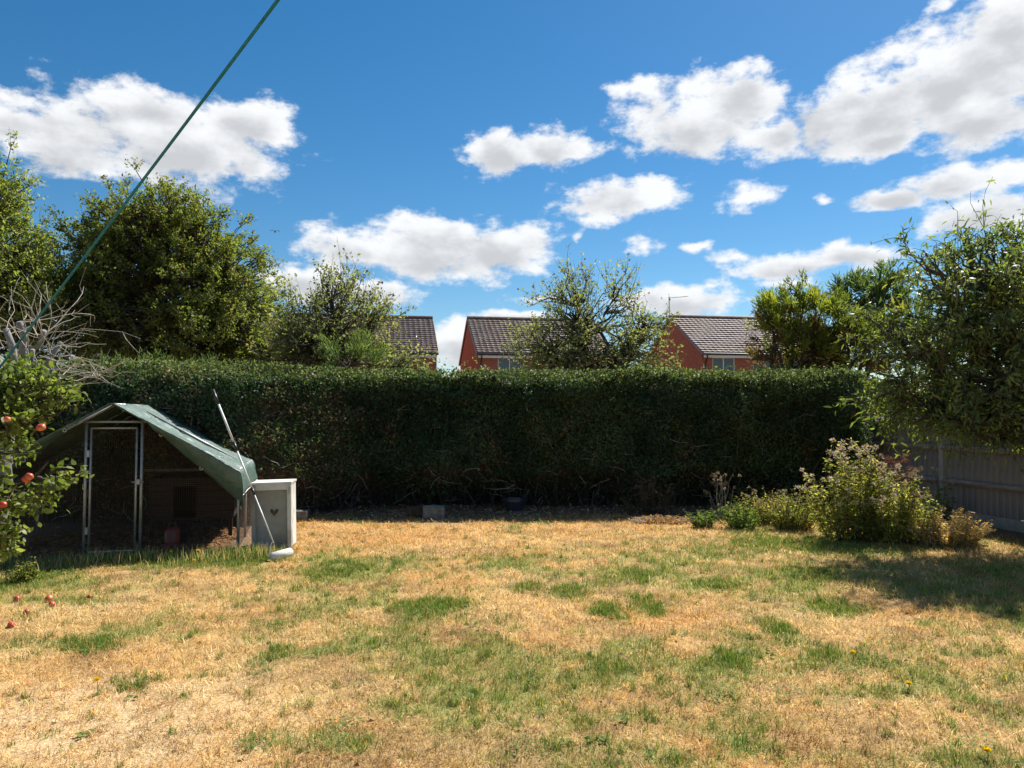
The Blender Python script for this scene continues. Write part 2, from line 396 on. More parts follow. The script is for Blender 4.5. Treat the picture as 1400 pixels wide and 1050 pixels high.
BARE = [G(90, 985)[:2].tolist() + [1.3, .9, 1.0], G(0, 930)[:2].tolist() + [.9, .6, .8], G(640, 735)[:2].tolist() + [3.2, 1.2, .6], G(760, 835)[:2].tolist() + [1.6, .7, .45],
        G(1030, 845)[:2].tolist() + [1.2, .6, .45], G(320, 830)[:2].tolist() + [1.4, .6, .4], G(1180, 1010)[:2].tolist() + [.8, .4, .4], G(480, 735)[:2].tolist() + [1.6, .7, .6], G(900, 718)[:2].tolist() + [1.6, .6, .7]]
def greenness(x, y):
    g = .42 * np_fbm(x * 1.2 + 9, y * 1.2 + 3, 11, 4, .6) + .58 * np_fbm(x * 4.2, y * 4.2, 31, 4, .65)
    g = (g - .452) * 4.2
    wob = .25 + 1.7 * np_fbm(x * 3.3 + 2, y * 3.3, 301, 4, .65); brk = .35 + 1.3 * np_fbm(x * 7, y * 7, 5, 3, .6)
    for (cx, cy, rx, ry, s) in PATCH:
        d2 = (((x - cx) / (rx * 1.15)) ** 2 + ((y - cy) / (ry * 1.2)) ** 2) * wob
        g = g + s * np.exp(-d2 * 1.2) * brk
    for (cx, cy, rx, ry, s) in BARE:
        d2 = ((x - cx) / rx) ** 2 + ((y - cy) / ry) ** 2
        g = g - s * np.exp(-d2 * 1.2)
    return np.clip(g, 0, 1.6)
def sandy(x, y):
    """trodden pale patch at the near left"""
    c = G(70, 1000); d2 = ((x - c[0]) / 1.25) ** 2 + ((y - c[1]) / .85) ** 2
    return np.clip(1.5 * np.exp(-d2 * (.5 + np_fbm(x * 2, y * 2, 131, 3))) - .25, 0, 1)
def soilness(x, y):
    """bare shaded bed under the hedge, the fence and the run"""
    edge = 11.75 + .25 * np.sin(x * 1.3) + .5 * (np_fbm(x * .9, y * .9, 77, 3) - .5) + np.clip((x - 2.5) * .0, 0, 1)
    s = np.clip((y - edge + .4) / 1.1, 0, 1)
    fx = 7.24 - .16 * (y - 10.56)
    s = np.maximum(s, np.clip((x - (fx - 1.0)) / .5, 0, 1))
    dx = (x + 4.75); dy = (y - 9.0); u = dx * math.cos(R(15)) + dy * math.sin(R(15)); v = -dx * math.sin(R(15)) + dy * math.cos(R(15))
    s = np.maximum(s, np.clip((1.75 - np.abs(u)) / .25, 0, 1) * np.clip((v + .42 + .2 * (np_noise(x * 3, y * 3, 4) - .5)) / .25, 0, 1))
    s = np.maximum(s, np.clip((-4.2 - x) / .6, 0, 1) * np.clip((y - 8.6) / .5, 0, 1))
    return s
def height(x, y):
    h = .02 * (np_fbm(x * 6.5, y * 6.5, 47, 2) - .5) + .05 * (np_fbm(x * .45, y * .45, 41, 3) - .5) + .035 * (np_fbm(x * 2.6, y * 2.6, 43, 3) - .5)
    h = h * np.clip((40 - np.hypot(x, y)) / 20, 0, 1)
    return h
STRAW = np.array((.64, .43, .175)); PALE = np.array((.78, .585, .32)); TAN = np.array((.42, .255, .115)); GREEN = np.array((.155, .23, .05)); OLIVE = np.array((.3, .3, .10)); SOIL = np.array((.13, .088, .058))

def build_ground():
    xs = np.concatenate([np.array((-900, -500, -250, -120, -60, -35, -22, -15)), np.arange(-11, 11.01, .07), np.array((15, 22, 35, 60, 120, 250, 500, 900))])
    ys = np.concatenate([np.array((-300, -80, -30, -12, -4)), np.arange(0, 15.01, .07), np.array((17, 20, 25, 32, 45, 70, 120, 250, 500, 1200, 2500))])
    X, Y = np.meshgrid(xs, ys, indexing='ij'); n, mm = X.shape
    Z = height(X, Y)
    V = np.stack([X, Y, Z], -1).reshape(-1, 3)
    i = np.arange(n - 1)[:, None] * mm + np.arange(mm - 1)[None, :]; i = i.ravel()
    T = np.concatenate([np.stack([i, i + mm, i + mm + 1], 1), np.stack([i, i + mm + 1, i + 1], 1)])
    g = np.clip(greenness(V[:, 0], V[:, 1]), 0, 1)[:, None] * .75
    t = np_fbm(V[:, 0] * 3, V[:, 1] * 3, 61, 4, .6)[:, None]
    c = (TAN * .9) * (1 - t) + (STRAW * .95) * t
    c = c * (1 - g) + (.5 * GREEN + .5 * OLIVE) * g
    sd = sandy(V[:, 0], V[:, 1])[:, None]; c = c * (1 - sd) + np.array((.66, .47, .26)) * (.75 + .5 * t) * sd
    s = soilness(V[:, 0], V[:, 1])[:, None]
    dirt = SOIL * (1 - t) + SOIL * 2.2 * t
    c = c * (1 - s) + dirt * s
    m, nt, p, N, L = mat_new('lawn_ground')
    a = N('ShaderNodeAttribute'); a.attribute_name = 'Col'
    tc = N('ShaderNodeTexCoord'); n1 = N('ShaderNodeTexNoise'); n1.inputs['Scale'].default_value = 55; n1.inputs['Detail'].default_value = 6; n1.inputs['Roughness'].default_value = .7; L(tc.outputs['Object'], n1.inputs[0])
    mr = N('ShaderNodeMapRange'); mr.inputs[1].default_value = .3; mr.inputs[2].default_value = .7; mr.inputs[3].default_value = .45; mr.inputs[4].default_value = 1.25; L(n1.outputs[0], mr.inputs[0])
    vv = N('ShaderNodeVectorMath'); vv.operation = 'SCALE'; L(a.outputs['Color'], vv.inputs[0]); L(mr.outputs[0], vv.inputs['Scale']); L(vv.outputs[0], p.inputs['Base Color'])
    p.inputs['Roughness'].default_value = .95; p.inputs['Specular IOR Level'].default_value = .1
    b = N('ShaderNodeBump'); b.inputs['Strength'].default_value = .9; b.inputs['Distance'].default_value = .02; L(n1.outputs[0], b.inputs['Height']); L(b.outputs[0], p.inputs['Normal'])
    o = tri_mesh('ground', V, T, m, None, c, smooth=True)
    tag(o, 'sun-dried back garden lawn and the land beyond', None, None, 'structure')
build_ground()

def blades(name, x, y, hgt, wid, lean, col, label, cat, mat='grass', az=None, curl=.5):
    n = len(x); z = height(x, y)
    a = rng.random(n) * 2 * np.pi if az is None else az
    d = np.stack([np.cos(a), np.sin(a), np.zeros(n)], 1); side = np.stack([-np.sin(a), np.cos(a), np.zeros(n)], 1)
    tw = rng.random(n) * np.pi; side = side * np.cos(tw)[:, None] + d * np.sin(tw)[:, None] * .6
    up = np.array((0, 0, 1.0)); B = np.stack([x, y, z - .004], 1)
    l1 = lean * (1 - curl * .5); l2 = np.minimum(lean * (1 + curl * .5), 1.75)
    m1 = B + (d * np.sin(l1)[:, None] + up * np.cos(l1)[:, None]) * (hgt * .55)[:, None]
    tp = m1 + (d * np.sin(l2)[:, None] + up * np.cos(l2)[:, None]) * (hgt * .45)[:, None]
    tp[:, 2] = np.maximum(tp[:, 2], z + .004); m1[:, 2] = np.maximum(m1[:, 2], z + .006)
    w = side * (wid * .5)[:, None]
    V = np.stack([B - w, B + w, m1 - w * .8, m1 + w * .8, tp], 1).reshape(-1, 3)
    k = np.arange(n)[:, None] * 5
    T = np.concatenate([k + np.array([[0, 1, 3]]), k + np.array([[0, 3, 2]]), k + np.array([[2, 3, 4]])])
    c = np.repeat(col, 5, axis=0)
    o = tri_mesh(name, V, T, M[mat], None, c)
    return tag(o, label, cat, None, 'stuff')

def lawn():
    # matted dry turf: small tufts of blades, each tuft with its own colour and lay
    nt_ = 54000
    t = rng.random(nt_); ty = 3.0 + 10.6 * t ** 1.3
    tx = (rng.random(nt_) * 2 - 1) * (.74 * ty + 1.1)
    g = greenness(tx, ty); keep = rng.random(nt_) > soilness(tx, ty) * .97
    keep &= rng.random(len(keep)) > .5 * sandy(tx, ty)
    tx, ty, g = tx[keep], ty[keep], g[keep]; nt_ = len(tx)
    far = np.clip((ty - 3) / 9, 0, 1)
    sg = np.clip((g - .12) / .75, 0, 1); isg = rng.random(nt_) < sg * sg * (3 - 2 * sg) * .95
    ton = np_fbm(tx * .8 + 5, ty * .8, 91, 3)[:, None]
    mr = rng.random((nt_, 1)); dry = np.where(mr < .4, PALE, np.where(mr < .75, STRAW, TAN)) * (1 + .65 * (ton - .5) * np.array((-.3, -1, -1.8))) * (1 - .42 * np.clip((np_fbm(tx * 2.1 + 3, ty * 2.1 + 8, 95, 4, .6) - .52) * 6, 0, 1))[:, None]
    dry = dry * (1 - np.clip((ty - 7.5) / 4, 0, 1)[:, None] * np.array((.02, .12, .22)))
    gr = np.where(rng.random((nt_, 1)) < .5, OLIVE, GREEN) * (.7 + .6 * rng.random((nt_, 1)))
    tc = np.where(isg[:, None], gr, dry) * (.72 + .55 * rng.random((nt_, 1)))
    per = 10; n = nt_ * per; ti = np.repeat(np.arange(nt_), per)
    sp = (.018 + .022 * rng.random(nt_)) * (1 + .9 * far)
    x = tx[ti] + rng.normal(0, 1, n) * sp[ti]; y = ty[ti] + rng.normal(0, 1, n) * sp[ti]
    gi = isg[ti]
    gi = np.where(rng.random(n) < .15, ~gi & (g[ti] > .15), gi)
    col = np.where((gi == isg[ti])[:, None], tc[ti], np.where(gi[:, None], OLIVE, STRAW)) * (.65 + .7 * rng.random((n, 1)))
    lay = rng.random(nt_) * 2 * np.pi
    az = lay[ti] + rng.normal(0, .9, n)
    lean = np.where(gi, rng.normal(.8, .35, n), rng.normal(1.1, .33, n)).clip(.05, 1.5)
    h = np.where(gi, .03 + .04 * rng.random(n), .025 + .045 * rng.random(n)) * (1 + .3 * far[ti]) * (.7 + .6 * rng.random(nt_))[ti]
    w = (.0024 + .0022 * rng.random(n)) * (1 + 1.1 * far[ti])
    blades('dry_lawn_grass', x, y, h, w, lean, col, 'patchy lawn of straw-coloured dry grass with green patches', 'grass', az=az)
    # dense upright green tufts, broken up into small clumps
    xs, ys, hs, cs = [], [], [], []
    def clump(cx, cy, rr, k, hh, c):
        r = rr * np.sqrt(rng.random(k)); a = rng.random(k) * 2 * np.pi
        xs.append(cx + r * np.cos(a)); ys.append(cy + r * np.sin(a)); hs.append(hh * (.5 + .7 * rng.random(k)) * (1.15 - .5 * r / rr)); cs.append(c * (.55 + .9 * rng.random((k, 1))))
    G1 = np.array((.08, .19, .02)); G2 = np.array((.15, .235, .045))
    for (cx, cy, rx, ry, st) in PATCH:
        if st < 1.0: continue
        m_ = int(4 + 130 * rx * ry * math.pi * st)
        for _ in range(m_):
            r = math.sqrt(rng.random()) * (1.0 if rng.random() < .75 else 1.5); a = rng.random() * 6.283
            q = rng.random(); clump(cx + r * math.cos(a) * rx, cy + r * math.sin(a) * ry, .03 + .05 * rng.random(), 60, (.05 + .045 * rng.random()) * (1.15 - .4 * r), G1 * q + G2 * (1 - q))
    k = 0
    while k < 1500:
        yy = 3.2 + 8.5 * rng.random() ** 1.2; xx = (rng.random() * 2 - 1) * .72 * yy
        if rng.random() > .12 + .9 * greenness(np.array([xx]), np.array([yy]))[0]: continue
        k += 1; q = rng.random(); clump(xx, yy, .02 + .065 * rng.random() ** 2, int(16 + 34 * rng.random()), .035 + .045 * rng.random(), G1 * q + G2 * (1 - q))
    x = np.concatenate(xs); y = np.concatenate(ys); h = np.concatenate(hs); col = np.concatenate(cs)
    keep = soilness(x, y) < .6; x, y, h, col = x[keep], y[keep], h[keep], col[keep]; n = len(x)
    col = np.where(rng.random((n, 1)) < .14, STRAW, col)
    far = np.clip((y - 3) / 9, 0, 1)
    blades('green_grass_tufts', x, y, h, .0034 * (1 + far) * (.8 + .5 * rng.random(n)), np.abs(rng.normal(.6, .35, n)), col, 'bright green grass tufts growing through the dry lawn', 'grass')
    # low rosettes of plantain and clover, and a few blown leaves
    P_, A_, U_, Ln, Cc = [], [], [], [], []
    k = 0
    while k < 150:
        yy = 3.2 + 8.3 * rng.random() ** 1.3; xx = (rng.random() * 2 - 1) * .72 * yy
        if rng.random() > .15 + greenness(np.array([xx]), np.array([yy]))[0] or soilness(np.array([xx]), np.array([yy]))[0] > .3: continue
        k += 1; cl = rng.random() < .45; m_ = 40 if cl else 8; a = rng.random(m_) * 6.283; rr = (.09 * np.sqrt(rng.random(m_))) if cl else np.full(m_, .006)
        x = xx + rr * np.cos(a); y = yy + rr * np.sin(a)
        P_.append(np.stack([x, y, height(x, y) + (.022 + .012 * rng.random(m_) if cl else .01)], 1)); A_.append(np.stack([np.cos(a), np.sin(a), np.full(m_, .12 if cl else .35)], 1))
        U_.append(np.stack([rng.normal(0, .25, m_), rng.normal(0, .25, m_), np.ones(m_)], 1)); Ln.append((.016 + .008 * rng.random(m_)) if cl else (.026 + .024 * rng.random(m_)))
        Cc.append(np.array((.13, .22, .045) if cl else (.17, .24, .06)) * (.7 + .6 * rng.random((m_, 1))))
    for _ in range(240):
        yy = 3.2 + 8.3 * rng.random() ** 1.2; xx = (rng.random() * 2 - 1) * .72 * yy
        P_.append(np.array([[xx, yy, height(np.array([xx]), np.array([yy]))[0] + .025]])); A_.append(rng.normal(0, 1, (1, 3)) * np.array((1, 1, .2))); U_.append(np.array([[rng.normal(0, .4), rng.normal(0, .4), 1.0]])); Ln.append(np.array([.025 + .03 * rng.random()])); Cc.append(np.array([[.3, .17, .07]]) * (.4 + rng.random()))
    o = leaf_mesh('lawn_weeds', np.concatenate(P_), np.concatenate(A_), np.concatenate(U_), np.concatenate(Ln), .62, np.concatenate(Cc), M['grass'])
    tag(o, 'clover, plantain rosettes and blown leaves scattered over the lawn', 'weeds', None, 'stuff')
    # long grass round the foot of the box and along the run
    xs, ys = [], []
    for (a, b, k, sp) in [((-4.9, 8.35), (-3.5, 8.55), 1500, .12), ((-3.45, 8.6), (-2.75, 8.85), 1500, .11), ((-6.2, 7.9), (-5.0, 8.2), 900, .14)]:
        t = rng.random(k); xs.append(a[0] + (b[0] - a[0]) * t + rng.normal(0, sp, k)); ys.append(a[1] + (b[1] - a[1]) * t + rng.normal(0, sp, k))
    x = np.concatenate(xs); y = np.concatenate(ys); n = len(x)
    col = np.array((.10, .18, .03)) * (.5 + 1.0 * rng.random((n, 1))); col = np.where(rng.random((n, 1)) < .3, PALE, col)
    blades('long_grass', x, y, .07 + .13 * rng.random(n) ** 1.5, .005 + .003 * rng.random(n), np.abs(rng.normal(.35, .28, n)), col, 'longer green grass along the foot of the chicken run', 'grass')
    # brown leaf litter and twigs under the hedge
    n = 9000
    x = -6.8 + 13.3 * rng.random(n); y = 11.6 + 2.1 * rng.random(n) ** .8
    pos = np.stack([x, y, height(x, y) + .008 + .015 * rng.random(n)], 1)
    ax = nrm(np.concatenate([rng.normal(0, 1, (n, 2)), rng.normal(0, .25, (n, 1))], 1)); up = nrm(np.concatenate([rng.normal(0, .5, (n, 2)), np.ones((n, 1))], 1))
    base = np.array([(.4, .27, .16), (.26, .16, .1), (.58, .46, .3), (.14, .1, .06)])[rng.integers(0, 4, n)]
    o = leaf_mesh('leaf_litter', pos, ax, up, .03 + .05 * rng.random(n), .5, base * (.6 + .7 * rng.random((n, 1))), M['petal'])
    tag(o, 'brown fallen leaves and twigs littering the bed under the hedge', 'leaf litter', None, 'stuff')

def leaf_mesh(name, pos, axis, up, length, ratio, col, mat, parent=None, long=False, fold=.18, droop=.25, flat_tip=False):
    n = len(pos); length = np.broadcast_to(np.asarray(length, float), (n,))
    axis = nrm(axis); side = nrm(np.cross(axis, up)); nor = nrm(np.cross(side, axis))
    L_ = length[:, None]; W = L_ * ratio * .5
    col = np.broadcast_to(col, (n, 3))
    if not long:
        b = pos; tip = pos + axis * L_ - nor * L_ * droop * .5
        ml = pos + axis * L_ * .45 + side * W + nor * W * fold * 2; mr_ = pos + axis * L_ * .45 - side * W + nor * W * fold * 2
        V = np.stack([b, ml, tip, mr_], 1).reshape(-1, 3); k = np.arange(n)[:, None] * 4
        T = np.concatenate([k + np.array([[0, 2, 1]]), k + np.array([[0, 3, 2]])]); c = np.repeat(col, 4, axis=0)
    else:
        p1 = pos + axis * L_ * .3; p2 = pos + axis * L_ * .66 - nor * L_ * droop * .25; tip = pos + axis * L_ * .98 - nor * L_ * droop
        V = np.stack([pos, p1 + side * W + nor * W * fold, p1 - side * W + nor * W * fold, p2 + side * W * .85 + nor * W * fold, p2 - side * W * .85 + nor * W * fold, tip], 1).reshape(-1, 3)
        k = np.arange(n)[:, None] * 6
        T = np.concatenate([k + np.array([[0, 2, 1]]), k + np.array([[1, 2, 4]]), k + np.array([[1, 4, 3]]), k + np.array([[3, 4, 5]])]); c = np.repeat(col, 6, axis=0)
    return tri_mesh(name, V, T, mat, parent, c)

def tubes_np(paths, radii, sides=4):
    """many thin limbs: paths (N,K,3), radii (N,K)"""
    paths = np.asarray(paths, float); N_, K, _ = paths.shape
    d = np.empty_like(paths); d[:, 1:-1] = paths[:, 2:] - paths[:, :-2]; d[:, 0] = paths[:, 1] - paths[:, 0]; d[:, -1] = paths[:, -1] - paths[:, -2]
    d = nrm(d); ref = np.where(np.abs(d[..., 2:3]) < .9, np.array((0, 0, 1.0)), np.array((1.0, 0, 0)))
    a = nrm(np.cross(d, ref)); b = np.cross(d, a)
    ang = np.arange(sides) * 2 * np.pi / sides
    V = paths[:, :, None, :] + (a[:, :, None, :] * np.cos(ang)[None, None, :, None] + b[:, :, None, :] * np.sin(ang)[None, None, :, None]) * radii[:, :, None, None]
    idx = np.arange(N_ * K * sides).reshape(N_, K, sides); nx = np.roll(idx, -1, axis=2)
    q0, q1, q2, q3 = idx[:, :-1], nx[:, :-1], nx[:, 1:], idx[:, 1:]
    T = np.concatenate([np.stack([q0, q1, q2], -1).reshape(-1, 3), np.stack([q0, q2, q3], -1).reshape(-1, 3)])
    return V.reshape(-1, 3), T
def curve_pts(a, b, K, bow, jit):
    a = np.asarray(a, float); b = np.asarray(b, float); t = np.linspace(0, 1, K)[None, :, None]
    p = a[:, None] * (1 - t) + b[:, None] * t
    ln = np.linalg.norm(b - a, axis=1)[:, None, None]
    p = p + np.asarray(bow, float)[:, None] * (4 * t * (1 - t)) * ln + rng.normal(0, 1, p.shape) * jit * ln * (t * (1 - t) * 4)
    return p

def tree(name, label, cat, base,  lobes, n_cl, twigs, leaves, leaf_len, ratio, palette, twig_len=.35, trunk_r=.12, trunk_top=None, mat='leaf', group=None,
         long=False, droop=.25, hang=0.0, shell=.55, bark='bark', up_bias=.35, spikes=0, lsc=None, limb_vis=1.0, seed=1, shoots=0, uneven=.5):
    global rng
    keep = rng; rng = np.random.default_rng(seed)
    root = empty(name, base); base = np.array(base, float)
    LC = np.array([l[0] for l in lobes], float); LR = np.array([l[1] for l in lobes], float)
    if trunk_top is None: trunk_top = base + np.array((0, 0, max(.5, (LC[:, 2].min() - base[2]) * .8)))
    trunk_top = np.array(trunk_top, float)
    vol = LR.prod(1) ** (2 / 3) * np.array([l[2] for l in lobes]); li = rng.choice(len(LC), n_cl, p=vol / vol.sum())
    d = nrm(rng.normal(0, 1, (n_cl, 3))); r = shell + (1 - shell) * rng.random(n_cl) ** .8; r = np.where(rng.random(n_cl) < .2, rng.random(n_cl) * shell, r)
    C = LC[li] + d * LR[li] * r[:, None]
    if spikes:
        k = rng.choice(n_cl, spikes, replace=False); C[k] = LC[li[k]] + d[k] * LR[li[k]] * (1.05 + .4 * rng.random((spikes, 1))); d[k] = nrm(d[k] + np.array((0, 0, .4)))
    C = C + np.stack([np_fbm(C[:, 0] * 1.3 + k_ * 9, C[:, 2] * 1.3 + C[:, 1], 400 + k_, 2) - .5 for k_ in range(3)], 1) * uneven
    C[:, 2] = np.maximum(C[:, 2], base[2] + .15)
    cen = LC.mean(0)
    # limbs to each lobe, branches to each clump
    lim = curve_pts(np.repeat(trunk_top[None], len(LC), 0), LC + LR * np.array((0, 0, .35)), 9, np.tile(np.array((0, 0, -.06)), (len(LC), 1)), .04)
    lr = np.linspace(trunk_r * .62, trunk_r * .12, 9)[None].repeat(len(LC), 0)
    for q_ in range(len(LC)):
        V, T = tubes_np(lim[q_:q_ + 1], lr[q_:q_ + 1], 6); tri_mesh('limb', V - base, T, M[bark], root, smooth=True)
    tk = curve_pts(base[None], trunk_top[None], 8, np.array([[.03, 0, 0]]), .02)
    V2, T2 = tubes_np(tk, np.linspace(trunk_r * 1.25, trunk_r * .8, 8)[None], 9)
    tri_mesh('trunk', V2 - base, T2, M[bark], root, smooth=True)
    seg = lim[li]; ddd = np.linalg.norm(seg - C[:, None], axis=2) + np.linspace(.5, 0, 9)[None] * 0; j = ddd[:, 2:].argmin(1) + 2
    start = seg[np.arange(n_cl), np.maximum(j - 1, 1)]
    br = curve_pts(start, C, 5, rng.normal(0, .08, (n_cl, 3)), .04)
    rad = np.linspace(.022, .006, 5)[None] * (trunk_r / .12) ** .5 * (.7 + .6 * rng.random((n_cl, 1))) * limb_vis
    # twigs
    nt_ = n_cl * twigs; Ct = np.repeat(C, twigs, 0); out = nrm(Ct - cen)
    td = nrm(out * .55 + np.repeat(d, twigs, 0) * .3 + rng.normal(0, .55, (nt_, 3)) + np.array((0, 0, up_bias)))
    tl = twig_len * (.5 + .9 * rng.random(nt_))
    if shoots:
        zt = Ct[:, 2] + .6 * rng.random(nt_); pick = np.argsort(-zt)[:int(nt_ * .22)]; pick = rng.choice(pick, shoots, replace=False)
        td[pick] = nrm(np.stack([rng.normal(0, .28, shoots), rng.normal(0, .28, shoots), np.ones(shoots)], 1)); tl[pick] = twig_len * (1.5 + 1.2 * rng.random(shoots))
    hangv = np.full(nt_, float(hang))
    if shoots: hangv[pick] = 0
    tend = Ct + td * tl[:, None] + np.array((0, 0, -1.0)) * (hangv * tl)[:, None]
    tp = curve_pts(Ct, tend, 4, rng.normal(0, .06, (nt_, 3)) + np.array((0, 0, .12 * (hang > 0))), .02)
    Va, Ta = tubes_np(br, rad, 4); Vb, Tb = tubes_np(tp, np.linspace(.006, .002, 4)[None].repeat(nt_, 0) * limb_vis, 3)
    tri_mesh('branches', np.concatenate([Va, Vb]) - base, np.concatenate([Ta, Tb + len(Va)]), M[bark], root)
    # leaves
    nl = nt_ * leaves; t = rng.random(nl) ** .8; ti = np.repeat(np.arange(nt_), leaves)
    pos = Ct[ti] * (1 - t[:, None]) + tend[ti] * t[:, None] + rng.normal(0, .03 + leaf_len * .15, (nl, 3))
    ax = nrm(td[ti] * .5 + rng.normal(0, .6, (nl, 3)) + np.array((0, 0, -.1 - hang)))
    upv = nrm(rng.normal(0, .7, (nl, 3)) + np.array((0, 0, .55)) + out[ti] * .35)
    pal = np.array(palette); w = pal[:, 3] / pal[:, 3].sum(); pc = pal[rng.choice(len(pal), nt_, p=w)][:, :3]
    c = pc[ti] * (.78 + .44 * rng.random((nl, 1))) * (.82 + .36 * np.repeat(rng.random((n_cl, 1)), twigs * leaves, 0))
    ll = leaf_len * (.55 + .75 * rng.random(nl))
    leaf_mesh('crown', pos - base, ax, upv, ll, ratio, c, M[mat], root, long=long, droop=droop)
    tag(root, label, cat, group)
    rng = keep
    return root

def lobes_px(D, lst):
    """crown lobes given by where they show, as real ellipsoids around distance D: (px, py, rx, ry, depth offset, depth radius)"""
    out = []
    for q in lst:
        px, py, rx, ry, dy, rd = q[:6]; Y = D + dy; c = P(px, py, Y); out.append((c, (rx / F * Y, rd, ry / F * Y), q[6] if len(q) > 6 else 1.0))
    return out

lawn()

# ------------------------------------------------------------------ houses beyond the hedge
def tiled_slope(x0, x1, y0, z0, y1, z1, sign):
    """interlocking tile courses with a rolled profile from eave (y0,z0) to ridge (y1,z1)"""
    ln = math.hypot(y1 - y0, z1 - z0); nc = int(ln / .31); nt_ = int(round((x1 - x0) / .3)); cols = nt_ * 6 + 1
    xs = np.linspace(x0, x1, cols); ph = (np.arange(cols) % 6) / 6.0; roll = .013 * np.clip(np.sin(ph * 2 * np.pi), -.2, 1)
    sy, sz = (y1 - y0) / ln, (z1 - z0) / ln; ny, nz = -sz * sign, abs(sy)
    V = []; T = []
    for k in range(nc):
        a = k * ln / nc; b = (k + 1.12) * ln / nc
        for (s_, lift) in ((a, .0), (a, .017), (b, .003)):
            jj = rng.normal(0, .003, cols); h = (roll + lift + jj) if lift != 0 else roll * 0 - .01
            V.append(np.stack([xs, np.full(cols, y0 + sy * s_) + ny * h, np.full(cols, z0 + sz * s_) + nz * h], 1))
        r0 = 3 * k * cols; i = np.arange(cols - 1)
        for r in (r0, r0 + cols):
            T.append(np.stack([r + i, r + i + 1, r + i + 1 + cols], 1)); T.append(np.stack([r + i, r + i + 1 + cols, r + i + cols], 1))
    return np.concatenate(V), np.concatenate(T)

